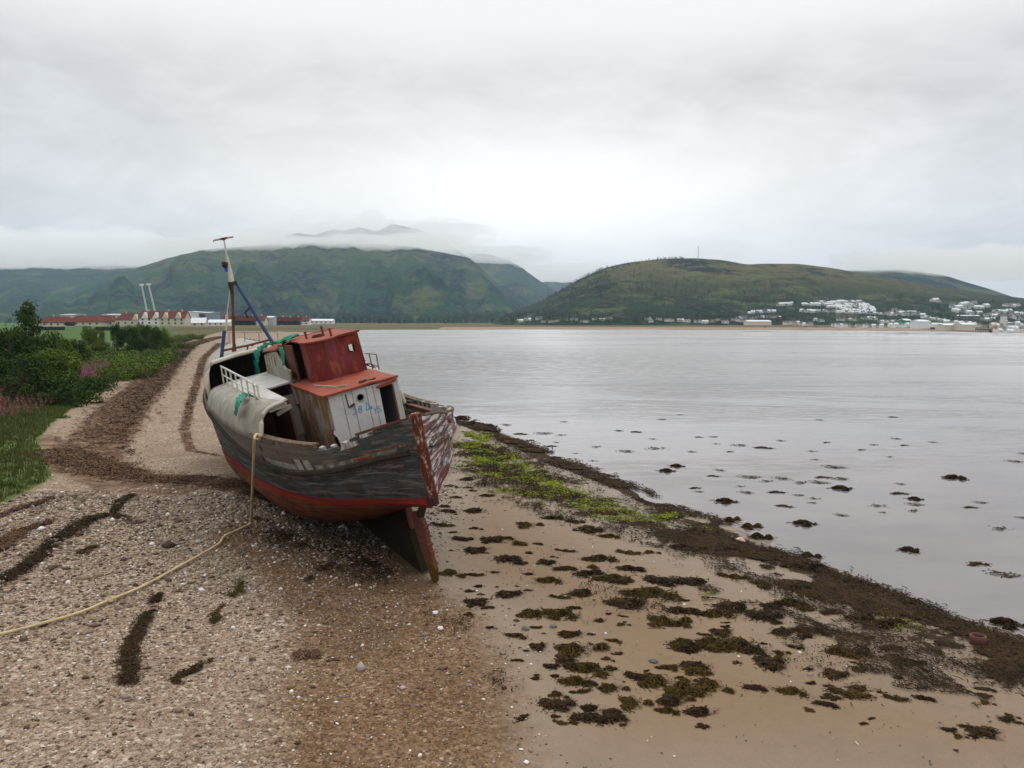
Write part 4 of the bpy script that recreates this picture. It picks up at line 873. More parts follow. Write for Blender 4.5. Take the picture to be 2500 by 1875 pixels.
def rope():
    o_ = MB(); P = []
    kn = BM @ un(Z1(462, 968), x=-2.74); P += [BM @ (un(Z1(470, 985), x=-2.5)), kn + Vector((0, 0, .05)), BM @ un(Z1(445, 985), x=-2.9)]
    a = Vector(P[-1]); foot = Vector(on_ground(O2(542, 1132)))
    for t_ in (.15, .4, .7, .92): P.append(a.lerp(foot, t_) + Vector((0, 0, 0)))
    for q in ((540, 1137), (520, 1147), (485, 1164), (473, 1180), (430, 1206), (380, 1234), (330, 1262), (285, 1284), (240, 1302), (232, 1305), (195, 1322), (150, 1338), (100, 1352), (50, 1366), (0, 1378), (-80, 1396), (-200, 1420)):
        g_ = on_ground(O2(*q)); P.append(Vector((g_[0], g_[1], g_[2] + .07)))
    # smooth
    Q = []
    for i in range(len(P) - 1):
        p0, p1, p2, p3 = P[max(i - 1, 0)], P[i], P[i + 1], P[min(i + 2, len(P) - 1)]
        for k in range(6):
            t_ = k / 6; Q.append(.5 * ((2 * p1) + (p2 - p0) * t_ + (2 * p0 - 5 * p1 + 4 * p2 - p3) * t_ * t_ + (3 * p1 - p0 - 3 * p2 + p3) * t_ ** 3))
    o_.tube(Q, .032, 7); o = o_.build('mooring_rope', M['rope_fibre'], None, smooth=True)
    tag(o, 'long pale rope running from the wreck down to the shingle and out of view', 'rope')
    kk = MB(); q = on_ground(O2(236, 1303)); c = Vector((q[0], q[1], q[2] + .08)); kk.tube([c + Vector((.07 * math.cos(a), .05 * math.sin(a), .03 * math.sin(2 * a))) for a in np.linspace(0, 6.3, 12)], .03, 6); kk.build('knot', M['rope_fibre'], o)
    k2 = MB(); k2.tube([kn + Vector((.06 * math.cos(a), .03, .06 * math.sin(a))) for a in np.linspace(0, 6.3, 12)], .03, 6); k2.build('knot', M['rope_fibre'], o)
rope()

# ------------------------------------------------------------------ leaf and strap meshes
def cards(C, N, size, asp=1.0, jitter=.5, bend=None, rgen=rng):
    """quads at centres C, facing about N"""
    n = len(C); N = N + rgen.normal(0, jitter, (n, 3)); N /= np.linalg.norm(N, axis=1, keepdims=True) + 1e-9
    t = rgen.normal(0, 1, (n, 3)); u = np.cross(N, t); u /= np.linalg.norm(u, axis=1, keepdims=True) + 1e-9; v = np.cross(N, u)
    s = (size * rgen.uniform(.6, 1.3, n))[:, None]
    V = np.stack([C - u * s * asp, C - v * s * .45, C + u * s * asp, C + v * s * .45], 1).reshape(-1, 3)
    return V, np.arange(4 * n).reshape(-1, 4), np.repeat(rgen.uniform(0, 1, n), 4)
def crown_mesh(name, kind, n, leaf, mat, seed):
    g = np.random.default_rng(seed); C = []; Nn = []
    if kind == 'cone':
        blobs = []
        for i in range(46):
            h = g.uniform(.05, 1) ; r = .46 * (1 - h) ** .8 * g.uniform(.55, 1.1) + .02; a = g.uniform(0, 6.28); blobs.append((r * math.cos(a), r * math.sin(a), h * .96, .12 + .13 * (1 - h)))
    elif kind == 'low':
        blobs = [(g.uniform(-.8, .8), g.uniform(-.6, .6), g.uniform(.05, .45), g.uniform(.18, .34)) for _ in range(26)]
    else:
        blobs = []
        for i in range(34):
            a, b = g.uniform(0, 6.28), g.uniform(0, 1); r = .42 * math.sqrt(g.uniform(.1, 1)); h = .22 + .62 * b; r *= math.sin(min(1, (h - .05) / .9) * math.pi) ** .6 * 1.1
            blobs.append((r * math.cos(a), r * math.sin(a), h, g.uniform(.10, .20)))
    w = np.array([b[3] ** 2 for b in blobs]); w /= w.sum(); k = g.choice(len(blobs), n, p=w); B = np.array(blobs)[k]
    d = g.normal(0, 1, (n, 3)); d /= np.linalg.norm(d, axis=1, keepdims=True); rr = g.uniform(.55, 1.08, n)[:, None]
    C = B[:, :3] + d * rr * B[:, 3:4] * np.array([1, 1, .8]); C[:, 2] = np.maximum(C[:, 2], .01)
    V, Fq, r_ = cards(C, d + np.array([0, 0, .4]), np.full(n, leaf), .75, .5, rgen=g)
    shade = np.repeat(g.uniform(0, .6, len(blobs))[k], 4); r_ = np.clip(r_ * .5 + shade, 0, 1)
    o = np_mesh(name, V, [Fq], M[mat], attr={'rnd': r_}); COL.objects.unlink(o); return o
def trunk_mesh(h, r):
    m_ = MB(); m_.tube([(0, 0, -.05), (.01, .01, h * .5), (0, .02, h)], [r, r * .7, r * .25], 7)
    for a in (0.5, 2.4, 4.4): m_.tube([(0, 0, h * .4), (.25 * h * math.cos(a), .25 * h * math.sin(a), h * .8)], [r * .4, r * .12], 5)
    o = m_.build('trunk', M['bark']); COL.objects.unlink(o); return o
CR = {'cone': crown_mesh('crown', 'cone', 5200, .030, 'leaf_dark', 1), 'dark': crown_mesh('crown', 'round', 5200, .030, 'leaf_dark', 2), 'mid': crown_mesh('crown', 'round', 5200, .030, 'leaf_mid', 3),
      'olive': crown_mesh('crown', 'round', 5000, .030, 'leaf_olive', 4), 'low': crown_mesh('crown', 'low', 5200, .038, 'leaf_mid', 5), 'lowdark': crown_mesh('crown', 'low', 5200, .036, 'leaf_dark', 6), 'lowolive': crown_mesh('crown', 'low', 4600, .036, 'leaf_olive', 7)}
TK = trunk_mesh(.8, .035)
def plant(kind, name, loc, h, w, label, category, group=None, tr=True):
    e = empty(name, loc, label, category, group, rot=(0, 0, random.uniform(0, 6.28)))
    c = CR[kind].copy(); link(c, e); c.name = 'crown' if tr else 'foliage'; c.scale = (w, w, h)
    if tr: t_ = TK.copy(); link(t_, e); t_.name = 'trunk'; t_.scale = (h, h, h)
    return e
def stand(x, D, hpx_top, kind, name, wpx, label, category, group=None, tr=True):
    """plant whose foot is on the land at depth D in photo column x, reaching up to photo row hpx_top"""
    kx = at_y(O2(x, 700), 1.0)[0]; X = kx * D; z = gz(X, D); top = at_y(O2(x, hpx_top), D)[2]; w = wpx * .463 / F * D
    return plant(kind, name, (X, D, z - .05), max(.5, top - z), w, label, category, group, tr)
stand(66, 72, 652, 'cone', 'tree', 120, 'tall dark pointed tree rising above the bushes at the edge of the shore', 'tree')
stand(18, 60, 690, 'dark', 'bush', 130, 'large dark rounded bush beside the tall pointed tree', 'bush')
stand(-70, 58, 700, 'dark', 'bush', 170, 'dark bush cut off by the edge of the photo', 'bush')
stand(118, 78, 706, 'mid', 'tree', 62, 'small slender green tree just behind the tall pointed tree', 'tree')
stand(150, 82, 722, 'dark', 'bush', 70, 'dark bush in the middle of the thicket above the pink flowers', 'bush')
stand(95, 58, 742, 'mid', 'bush', 140, 'broad green bush in front of the tall pointed tree', 'bush')
stand(40, 52, 752, 'dark', 'bush', 150, 'low dark bush behind the faded flower spikes', 'bush')
stand(125, 52, 785, 'lowdark', 'bush', 100, 'low spreading dark bush at the end of the flower patch', 'bush', tr=False)
stand(190, 120, 697, 'mid', 'tree', 34, 'narrow young tree standing alone before the lawn', 'tree')
stand(208, 150, 702, 'olive', 'tree', 30, 'thin young tree by the dark path below the red roofs', 'tree')
stand(251, 130, 690, 'dark', 'tree', 30, 'small upright dark tree beside the big round clump', 'tree')
for x, D, tp, k, w, lb in ((278, 118, 694, 'dark', 50, 'first round bush of the clump by the shore bend'), (300, 122, 692, 'mid', 52, 'rounded green bush in the middle of the clump by the shore bend'), (322, 118, 694, 'dark', 56, 'tallest dark bush of the clump by the shore bend'), (346, 124, 700, 'mid', 44, 'last bush of the clump, next to the dry grass bank')):
    stand(x, D, tp, k, 'bush', w, lb, 'bush')
for x, D, tp, k, w in ((165, 75, 765, 'low', 70), (190, 82, 752, 'low', 76), (218, 90, 748, 'low', 70), (240, 96, 742, 'lowolive', 66), (262, 84, 756, 'low', 80), (288, 92, 752, 'low', 76), (312, 100, 744, 'low', 70), (228, 74, 768, 'low', 76), (276, 78, 764, 'lowolive', 70), (200, 100, 738, 'low', 60), (232, 112, 732, 'lowdark', 56), (330, 108, 742, 'lowdark', 60), (350, 112, 738, 'low', 50), (205, 66, 778, 'lowolive', 66), (308, 86, 757, 'lowolive', 50), (180, 62, 790, 'lowdark', 60), (156, 110, 728, 'low', 60), (180, 118, 726, 'low', 50)):
    stand(x, D, tp, k, 'shrub', w, 'low leafy shrub in the green thicket between the pink flowers and the shore bend', 'shrub', 'shrubs of the thicket above the beach', tr=False)
for x, D, tp, k, w in ((375, 190, 715, 'lowolive', 40), (395, 205, 712, 'lowolive', 40), (412, 220, 710, 'low', 34), (356, 150, 722, 'low', 44), (380, 150, 722, 'lowolive', 40)):
    stand(x, D, tp, k, 'shrub', w, 'low yellowish shrub on the dry grass bank beyond the clump of bushes', 'shrub', 'shrubs on the dry grass bank', tr=False)

# grass and flower spikes
def tufts(name, n, accept, hgt, mats, lean=.35, wid=.02, blades=5, box=(-60, 20, 20, 110), seed=0, near=60):
    g = np.random.default_rng(seed); P = []; got = 0
    while got < n:
        q = np.column_stack([g.uniform(box[0], box[2], 20000), g.uniform(box[1], box[3], 20000)])
        q = q[g.uniform(0, 1, len(q)) < np.clip((near / np.maximum(q[:, 1], 10)) ** 2, 0, 1)]
        q = q[accept(q)]; P.append(q); got += len(q)
        if not len(q): break
    P = np.concatenate(P)[:n]; z, _ = ground_z(P); B = np.repeat(np.column_stack([P, z - .02]), blades, 0); m = len(B)
    B[:, :2] += g.normal(0, .06, (m, 2)); h = hgt * g.uniform(.5, 1.3, m); a = g.uniform(0, 6.28, m); d = np.column_stack([np.cos(a), np.sin(a)]); w = wid * g.uniform(.7, 1.4, m) * np.clip(B[:, 1] / 30, 1, 3)
    T = B.copy(); T[:, :2] += d * (lean * h * g.uniform(0, 1, m))[:, None]; T[:, 2] += h; s = np.column_stack([-d[:, 1], d[:, 0], np.zeros(m)]) * w[:, None]
    V = np.stack([B - s, B + s, T], 1).reshape(-1, 3); r_ = np.repeat(g.uniform(0, 1, m), 3)
    return tag(np_mesh(name, V, [np.arange(3 * m).reshape(-1, 3)], mats, attr={'rnd': r_}), kind='stuff')
vis = lambda q: np.abs(q[:, 0] / np.maximum(q[:, 1], 1)) < .72
def in_grass(lo, hi):
    def f(q):
        d = poly_dist(q, GRASSP, True); return in_poly(q, GRASSP) & (d > lo) & (d < hi) & vis(q)
    return f
tufts('grass', 16000, in_grass(.1, 9), .20, M['grass_blade'], wid=.018, box=(-60, 24, 0, 150), seed=2, near=55)
tufts('grass', 6000, in_grass(3.5, 14), .45, M['dry_grass'], wid=.014, box=(-60, 30, 0, 130), seed=3, near=60)
def flowers(name, pts, n, hgt, mat, seed, sc=1.0):
    g = np.random.default_rng(seed); pl = np.array([tuple(on_ground(O2(*p))[:2]) for p in pts]); V = []; Fq = []; rr = []
    lo, hi = pl.min(0), pl.max(0); P = np.column_stack([g.uniform(lo[0], hi[0], n * 12), g.uniform(lo[1], hi[1], n * 12)]); P = P[in_poly(P, pl)][:n]; z, _ = ground_z(P)
    C = []
    for (x, y), zz in zip(P, z):
        h = hgt * g.uniform(.7, 1.15); lx, ly = g.normal(0, .08, 2)
        for k in range(11): f = k / 10; C.append((x + lx * f + g.normal(0, .02), y + ly * f + g.normal(0, .02), zz + h * (.45 + .55 * f), .055 * (1.2 - f) * sc))
    C = np.array(C); V, Fq, r_ = cards(C[:, :3], np.tile([0, -1, .3], (len(C), 1)).astype(float), C[:, 3] * 1.3, 1.0, .8, rgen=g)
    return tag(np_mesh(name, V, [Fq], M[mat], attr={'rnd': r_}), kind='stuff')
flowers('fireweed', [(150, 806), (222, 796), (240, 812), (180, 838), (152, 836)], 800, 1.3, 'pink_flower', 3)
flowers('fireweed', [(-60, 840), (70, 838), (150, 858), (120, 880), (0, 930), (-60, 960)], 620, .95, 'faded_flower', 4)
flowers('fireweed', [(235, 806), (300, 790), (312, 800), (240, 824)], 120, .8, 'faded_flower', 6)

# ------------------------------------------------------------------ seaweed, stones and drift on the beach
def weed_mesh(name, n, mat, seed, h=.12, mound=True, spread=1.0):
    """mound of strap weed about one unit across"""
    g = np.random.default_rng(seed); V = []; Fq = []; rr = []
    lobes = [(0, 0, .26)] + [(g.normal(0, .24), g.normal(0, .17), g.uniform(.06, .20)) for _ in range(g.integers(4, 9))]
    def top(x, y): return max([h * (r / .26) ** .5 * max(0, 1 - ((x - a) ** 2 + (y - c) ** 2) / (r * r)) for a, c, r in lobes])
    if mound:
        for (lx, ly, lr) in lobes:
            nr, na = 4, 13; ph = g.uniform(0, 6.28, 4); b0 = len(V)
            for i in range(nr + 1):
                for k in range(na):
                    a = 2 * math.pi * k / na; r = lr * (i / nr) * (1 + .22 * math.sin(2 * a + ph[0]) + .2 * math.sin(3 * a + ph[1]) + .16 * math.sin(5 * a + ph[2])) * g.uniform(.85, 1.15)
                    V.append((lx + r * math.cos(a), ly + r * math.sin(a), h * (lr / .26) ** .5 * (1 - (i / nr) ** 2) * g.uniform(.65, 1.1) - .012)); rr.append(g.uniform(0, .4))
            Fq += [(b0 + i * na + k, b0 + (i + 1) * na + k, b0 + (i + 1) * na + (k + 1) % na, b0 + i * na + (k + 1) % na) for i in range(nr) for k in range(na)]
    lw = np.array([l[2] ** 1.5 for l in lobes]); lw /= lw.sum()
    for i in range(n):
        lx, ly, lr = lobes[g.choice(len(lobes), p=lw)]; a = g.uniform(0, 6.28); r = lr * abs(g.normal(0, .75)) * spread; x, y = lx + r * math.cos(a) * 1.15, ly + r * math.sin(a); z = top(x, y) + .008
        d = a + g.normal(0, 1.2); L = g.uniform(.07, .22); w = g.uniform(.009, .028); k0 = len(V); q = g.uniform(0, 1)
        for s_ in range(4):
            f = s_ / 3; px, py = x + math.cos(d) * L * f, y + math.sin(d) * L * f; d += g.normal(0, .35); pz = top(px, py) + .010 + .035 * math.sin(f * math.pi) * g.uniform(.1, 1.2)
            ww = w * (1 - .55 * f); V += [(px - math.sin(d) * ww, py + math.cos(d) * ww, pz), (px + math.sin(d) * ww, py - math.cos(d) * ww, pz + .01)]; rr += [q, q]
        for s_ in range(3): Fq.append((k0 + 2 * s_, k0 + 2 * s_ + 1, k0 + 2 * s_ + 3, k0 + 2 * s_ + 2))
    o = np_mesh(name, np.array(V), [np.array(Fq)], M[mat], attr={'rnd': rr}, smooth=False); COL.objects.unlink(o); return o
WM = [weed_mesh('seaweed_clump', 300, m_, 10 + i) for i, m_ in enumerate(('weed', 'weed', 'weed_olive', 'weed', 'weed_olive', 'weed', 'weed', 'weed_olive', 'weed', 'weed_olive'))]
WF = [weed_mesh('floating_weed', 60, 'weed', 30 + i, h=.07, mound=False, spread=1.0) for i in range(3)] + [weed_mesh('floating_weed', 60, 'weed_olive', 40, h=.1)]
WR = [weed_mesh('weedy_rock', 200, m_, 50 + i, h=.22) for i, m_ in enumerate(('weed', 'weed_olive'))]
def lay(src, uv, wpx, name, label, category, group, flat=1.0, water=False, asp=None):
    q = at_z(uv, ZW) if water else on_ground(uv); D = q[1]; w = wpx / F * math.hypot(q[0], D)
    o = src.copy(); link(o); o.name = name; a = asp or random.uniform(.7, 1.2)
    o.location = (q[0], q[1], (ZW if water else gz(q[0], q[1]) + .03 * 0) ); o.rotation_euler = (0, 0, random.uniform(-.5, .5)); k = w * 1.32; o.scale = (k, k * a, min(k, .55 + .3 * k) * flat)
    return tag(o, label, category, group)
def R2P(x, y): return R2(x, y)
K2 = .1629; K3 = .1852
SANDC = [(600,480,90),(585,400,50),(500,520,60),(600,530,50),(635,550,40),(720,580,70),(530,590,60),(470,645,60),(480,675,80),(385,690,30),(640,672,110),(450,762,90),(650,780,60),(510,805,50),(560,848,100),(750,855,130),(850,840,70),(930,875,90),(1035,875,50),(640,920,140),(980,930,50),(1210,920,80),(1130,955,40),(840,970,140),(920,995,70),(1080,990,90),(1400,970,170),(1380,1020,70),(1190,1030,110),(770,1050,50),(980,1060,60),(650,1068,80),(490,1055,120),(1590,1030,150),(1780,1110,180),(1950,1110,120),(1100,1100,120),(910,1135,30),(970,1160,40),(610,1165,60),(670,1135,60),(1180,1205,80),(720,1215,40),(1250,1270,80),(1520,1110,120),(650,1240,120),(1170,1305,180),(620,1310,60),(720,1270,70),(1470,1305,40),(1410,1345,70),(1560,1320,40),(1550,1370,60),(740,1390,50),(1020,1390,60),(1360,1430,40),(1500,1470,80),(1365,1490,30),(905,1590,60),(1030,1510,110),(965,1530,40),(1530,1550,50),(1460,1580,60),(1190,1590,110),(1110,1630,80),(1480,1640,60),(1840,1635,80),(1940,1510,160),(1980,1620,120),(1420,1090,90),(620,1060,40),(700,930,50),(960,760,110),(1110,720,120),(1250,740,90),(1340,790,130),(1470,830,100),(1480,690,90)]
for i, (x, y, w) in enumerate(SANDC):
    big = w >= 100
    lay(WM[(i * 7 + int(w)) % 10], R2(x, y), w * K2, 'seaweed_clump', 'dark brown clump of seaweed lying on the bare wet sand' if big else 'small dark scrap of seaweed on the bare wet sand', 'seaweed', 'larger seaweed clumps on the sand' if big else 'small seaweed scraps on the sand', flat=.8)
SANDC += [(x_, y_, w_) for x_, y_, w_ in ((1250,1720,160),(1480,1760,120),(1750,1720,200),(1900,1800,150),(1150,1800,90),(1600,1850,140),(1350,1880,110),(2080,1740,160),(1020,1700,60),(1820,1900,120))]
for (x, y, w) in SANDC[-10:]: lay(WM[int(x) % 6], R2(x, y), w * K2, 'seaweed_clump', 'dark brown clump of seaweed lying on the bare wet sand', 'seaweed', 'larger seaweed clumps on the sand', flat=.8)
_g = random.Random(12)
for _ in range(95):
    x_, y_ = _g.uniform(330, 2300), _g.uniform(1020, 1900)
    if y_ < 1010 + (x_ - 330) * .30 or y_ > 1500 + (x_ - 330) * .25: continue
    lay(WM[_g.randrange(10)], R3(x_, y_), _g.choice((35, 45, 55, 70, 90, 120)) * K3, 'seaweed_clump', 'dark seaweed scrap scattered between the big sand clumps and the weedy tide line', 'seaweed', 'scattered seaweed scraps', flat=.7)
for _ in range(26):
    x_, y_ = _g.uniform(900, 2100), _g.uniform(1650, 2000)
    lay(WM[_g.randrange(10)], R2(x_, y_), _g.choice((40, 60, 90, 140, 170)) * K2, 'seaweed_clump', 'brown seaweed clump on the sand nearest to the viewer', 'seaweed', 'seaweed clumps nearest to the viewer', flat=.75)
BIG = [((1000, 1310), 180, 'shaggy olive seaweed clump at the edge of the shingle in the foreground', 4), ((1290, 1180), 165, 'dark domed seaweed clump in the middle of the open sand', 0), ((840, 1190), 165, 'long slanting seaweed clump near the foot of the rudder', 3), ((1330, 1062), 165, 'dark seaweed strip on the sand leading to the twin clumps', 1), ((1480, 1090), 190, 'seaweed strip joined to the end of a longer dark strip', 2),
       ((1560, 1240), 270, 'widest dark seaweed bed on the open sand', 0), ((1700, 1180), 280, 'brown seaweed bed overlapping the widest dark bed', 2), ((1900, 1290), 190, 'black tail of seaweed trailing from the widest bed', 1), ((1790, 1350), 190, 'olive seaweed mound below the black tail of weed', 4), ((1880, 1370), 130, 'smaller olive seaweed mound touching its larger neighbour', 2),
       ((900, 1440), 110, 'ragged brown seaweed heap beside grey stones', 2), ((1215, 1435), 150, 'flat seaweed heap with white shells on it', 3), ((1240, 1530), 245, 'broad brown seaweed mound near the bottom of the sand', 4), ((1320, 1640), 230, 'golden brown seaweed mound at the very bottom of the sand', 2)]
for (p, w, lb, k) in BIG: lay(WM[k], R2(*p), w * K2, 'seaweed_clump', lb, 'seaweed', None, flat=.75, asp=.75)
for i, (x, y, w) in enumerate([(420,975,140),(650,950,100),(800,990,110),(970,1010,130),(790,1165,140),(840,1110,100),(940,1090,130),(1030,1120,80),(1160,1140,90),(570,1255,120),(380,1330,150),(530,1340,110),(460,1300,60),(870,1200,60),(970,1330,60),(1030,1270,70),(1080,1240,100),(1240,1360,150),(1480,1335,90),(830,1420,170),(420,1430,130),(290,1440,80),(890,1360,60),(1450,1210,190),(1340,1180,120),(1000,890,160),(1050,1050,90),(700,820,110),(580,810,130),(440,800,120),(350,790,110),(80,820,80),(190,815,60),(250,640,70)]):
    lay(WM[(i * 7 + int(w)) % 10], R3(x, y), w * K3, 'seaweed_clump', 'dark seaweed clump among the weed strewn along the edge of the water', 'seaweed', 'seaweed clumps along the tide line', flat=.8)
for (p, w, lb, k) in [((530, 1150), 145, 'seaweed clump next to a bright green ribbon of weed', 2), ((620, 1110), 185, 'long black seaweed clump behind the bright green ribbon of weed', 0), ((650, 1320), 185, 'long low seaweed clump joined to a darker mound', 2), ((720, 1352), 115, 'dark round seaweed mound at the end of a long low clump', 1)]: lay(WM[k], R3(*p), w * K3, 'seaweed_clump', lb, 'seaweed', None, flat=.8)
for p, w in (((515, 1040), 80), ((490, 1075), 50)):
    o = lay(weed_mesh('green_weed', 60, 'algae', 70 + w, h=.10, mound=False, spread=.8), R3(*p), w * K3, 'green_weed', 'bright green ribbon of weed beside a dark clump on the sand', 'seaweed', 'pieces of the bright green ribbon of weed')
WATC = [(25,158,40),(350,73,35),(210,203,40),(455,193,40),(530,192,50),(545,230,40),(680,237,80),(800,250,90),(890,212,50),(1060,270,50),(1085,315,40),(1140,222,40),(410,272,50),(210,255,100),(70,270,90),(620,272,40),(1170,355,110),(1395,235,50),(1525,202,50),(1560,237,40),(1710,220,40),(1485,300,40),(575,373,60),(530,403,60),(720,410,110),(815,432,70),(915,418,90),(1115,410,70),(1090,437,100),(1000,441,90),(1220,418,100),(430,468,60),(450,488,50),(675,460,50),(720,493,80),(870,490,80),(990,508,60),(1070,525,60),(1070,548,50),(915,565,80),(1215,615,70),(1410,565,80),(1450,600,40),(1530,497,80),(1610,557,80),(1610,593,70),(1550,447,50),(1915,572,60),(1970,547,60),(2075,690,90),(2200,628,50),(1950,878,100),(2080,935,140),(2200,282,50),(2170,325,70),(1330,262,40),(250,98,50),(120,165,40),(1110,100,40),(1500,85,40)]
for i, (x, y, w) in enumerate(WATC): lay(WF[i % 4], R3(x, y), w * K3, 'floating_weed', 'tuft of dark weed breaking the surface of the shallow water', 'seaweed', 'weed tufts in the shallows', flat=.55, water=True, asp=.8)
for i, (x, y, w) in enumerate([(1060,197,110),(1175,208,60),(1155,252,40),(1120,275,60),(1265,320,40),(1370,365,50),(850,145,70),(930,200,80),(1190,125,50),(1390,280,70),(1535,180,50),(1640,188,60)]): lay(WF[i % 4], R2(x, y), w * K2, 'floating_weed', 'tuft of dark weed breaking the surface of the shallow water', 'seaweed', 'weed tufts in the shallows', flat=.6, water=True, asp=.8)
for (p, w, lb) in [((340, 350), 85, 'humped weed covered rock standing in the shallows nearest the green algae'), ((285, 376), 95, 'low weedy strip beside the humped rock in the shallows'), ((1225, 470), 115, 'weed covered rock in the shallows behind the floating tufts'), ((605, 540), 125, 'dark domed rock alone in the water near the beach'), ((1025, 660), 130, 'dark rounded rock out in the calm water'), ((1625, 528), 80, 'olive rock in the open water far from the beach'), ((1830, 412), 125, 'long low rock in the open water farthest from the beach'), ((1590, 802), 110, 'weedy rock standing in the water off the weed bank'), ((2120, 1200), 165, 'large dark weedy rock at the edge of the water')]:
    lay(WR[0], R3(*p), w * K3 * .78, 'weedy_rock', lb, 'rock', None, water=True, asp=.8, flat=.62)
for (p, w, lb) in [((430, 705), 90, 'dark pointed rock on the tide line'), ((620, 645), 100, 'dark weedy rock at the end of the spit of weed'), ((720, 680), 110, 'broad weedy rock beside the pale pink stone'), ((770, 735), 110, 'olive weedy rock nearest the water on the spit'), ((1040, 835), 100, 'dark rock where the weed bank meets the water')]:
    lay(WR[1], R3(*p), w * K3 * .9, 'weedy_rock', lb, 'rock', None, flat=.8)
for (p, w, lb) in [((565, 108), 85, 'weedy rock just behind the stern of the wreck'), ((640, 140), 80, 'brown weedy rock at the water edge beyond the stern'), ((750, 156), 65, 'low rock with a trail of weed beside the water')]:
    lay(WR[0], R2(*p), w * K2, 'weedy_rock', lb, 'rock', None)
# single stones, drift and litter
def stone(uv, wpx, name, mat, label, category, h=.6, seed=0):
    q = on_ground(uv); w = wpx / F * math.hypot(q[0], q[1]); bm = bmesh.new(); bmesh.ops.create_icosphere(bm, subdivisions=2, radius=.5)
    for v in bm.verts: v.co *= 1 + .35 * mnoise.noise(v.co * 2 + Vector((seed, 0, 0)))
    me = bpy.data.meshes.new(name); bm.to_mesh(me); bm.free(); me.materials.append(M[mat]); a = me.attributes.new('rnd', 'FLOAT', 'POINT'); a.data.foreach_set('value', [.95] * len(me.vertices))
    o = link(bpy.data.objects.new(name, me)); o.location = (q[0], q[1], q[2] + w * h * .25); o.scale = (w, w * .8, w * h); o.rotation_euler = (0, 0, seed); return tag(o, label, category)
stone(R3(682, 757), 62 * K3, 'stone', 'pink_stone', 'pale pink stone on the tide line between weedy rocks', 'stone', .5, 2)
stone(R3(210, 1408), 50 * K3, 'stone', 'slate', 'dark grey stone lying on the sand near white shells', 'stone', .6, 3)
stone(R2(408, 1302), 48 * K2, 'stone', 'white_wall', 'white stone on the shingle where it meets the sand', 'stone', .5, 4)
stone(R2(440, 1395), 45 * K2, 'stone', 'white_wall', 'pale elongated stone lower on the shingle by the sand', 'stone', .45, 5)
stone(R2(962, 1400), 50 * K2, 'stone', 'slate', 'grey stone next to the ragged brown seaweed heap', 'stone', .6, 6)
stone(R2(1135, 1385), 55 * K2, 'stone', 'slate', 'grey stone between two seaweed heaps on the sand', 'stone', .55, 7)
q = on_ground(R3(1962, 1310)); r_ = 32 * K3 / F * math.hypot(q[0], q[1]); ps_ = MB(); g_ = [[Vector((q[0] + r_ * math.cos(a), q[1] + r_ * math.sin(a), q[2] + z)) for a in np.linspace(0, 2 * math.pi, 17)] for z in (-.1, r_ * .7, r_ * 1.35)]
ps_.sheet(g_, .03); o = ps_.build('rusty_pipe', M['rust'], None, smooth=True); tag(o, 'short rusty pipe standing upright in the weed by the water', 'pipe')
q = on_ground(Z5(1488, 930)); bx_ = MB(); bx_.box((q[0], q[1], q[2] + .22), (1.3, .5, .42), Matrix.Rotation(.3, 3, 'Z')); bx_.box((q[0], q[1], q[2] + .45), (1.4, .56, .05), Matrix.Rotation(.3, 3, 'Z')); o = bx_.build('crate', M['white_paint'], None, bevel=.02); tag(o, 'small white crate at the edge of the grass below the bushes', 'crate')
for (a, b, r_, lb) in (((1150, 1130), (1080, 1080), .05, 'bleached driftwood stick in the grass at the edge of the shingle'), ((880, 1240), (760, 1300), .06, 'grey driftwood branch beside a tuft of green weeds on the shingle'), ((720, 1340), (705, 1290), .05, 'short upright driftwood stub at the grass edge')):
    p0, p1 = on_ground(Z5(*a)), on_ground(Z5(*b)); d_ = MB(); d_.tube([Vector(p0) + Vector((0, 0, .06)), (Vector(p0) + Vector(p1)) / 2 + Vector((0, 0, .22)), Vector(p1) + Vector((0, 0, .10))], [r_, r_ * .9, r_ * .5], 7); tag(d_.build('driftwood', M['grey_timber']), lb, 'driftwood')
for (p, w, h, lb) in (((890, 1320), 110, 25, 'tuft of green weeds on the shingle beside the driftwood branch'), ((1160, 1140), 120, 25, 'clump of green weeds jutting from the grass edge onto the shingle'), ((620, 1500), 90, 18, 'sparse green plants at the near end of the grass edge')):
    g_ = on_ground(Z5(*p)); s_ = .1037 * w / F * g_[1]; plant('low', 'weed_plant', (g_[0], g_[1], g_[2] - .03), max(.35, s_ * .3), s_ * .8, lb, 'plant', tr=False)
for (p, w) in (((408, 322), 60), ((430, 525), 50), ((480, 470), 50), ((500, 500), 40)):
    g_ = on_ground(R1(*p)); s_ = .1852 * w / F * g_[1]; plant('low', 'weed_plant', (g_[0], g_[1], g_[2] - .03), .10, s_ * .7, 'tiny green plant sprouting from the shingle in front of the grass', 'plant', 'tiny plants on the shingle', tr=False)

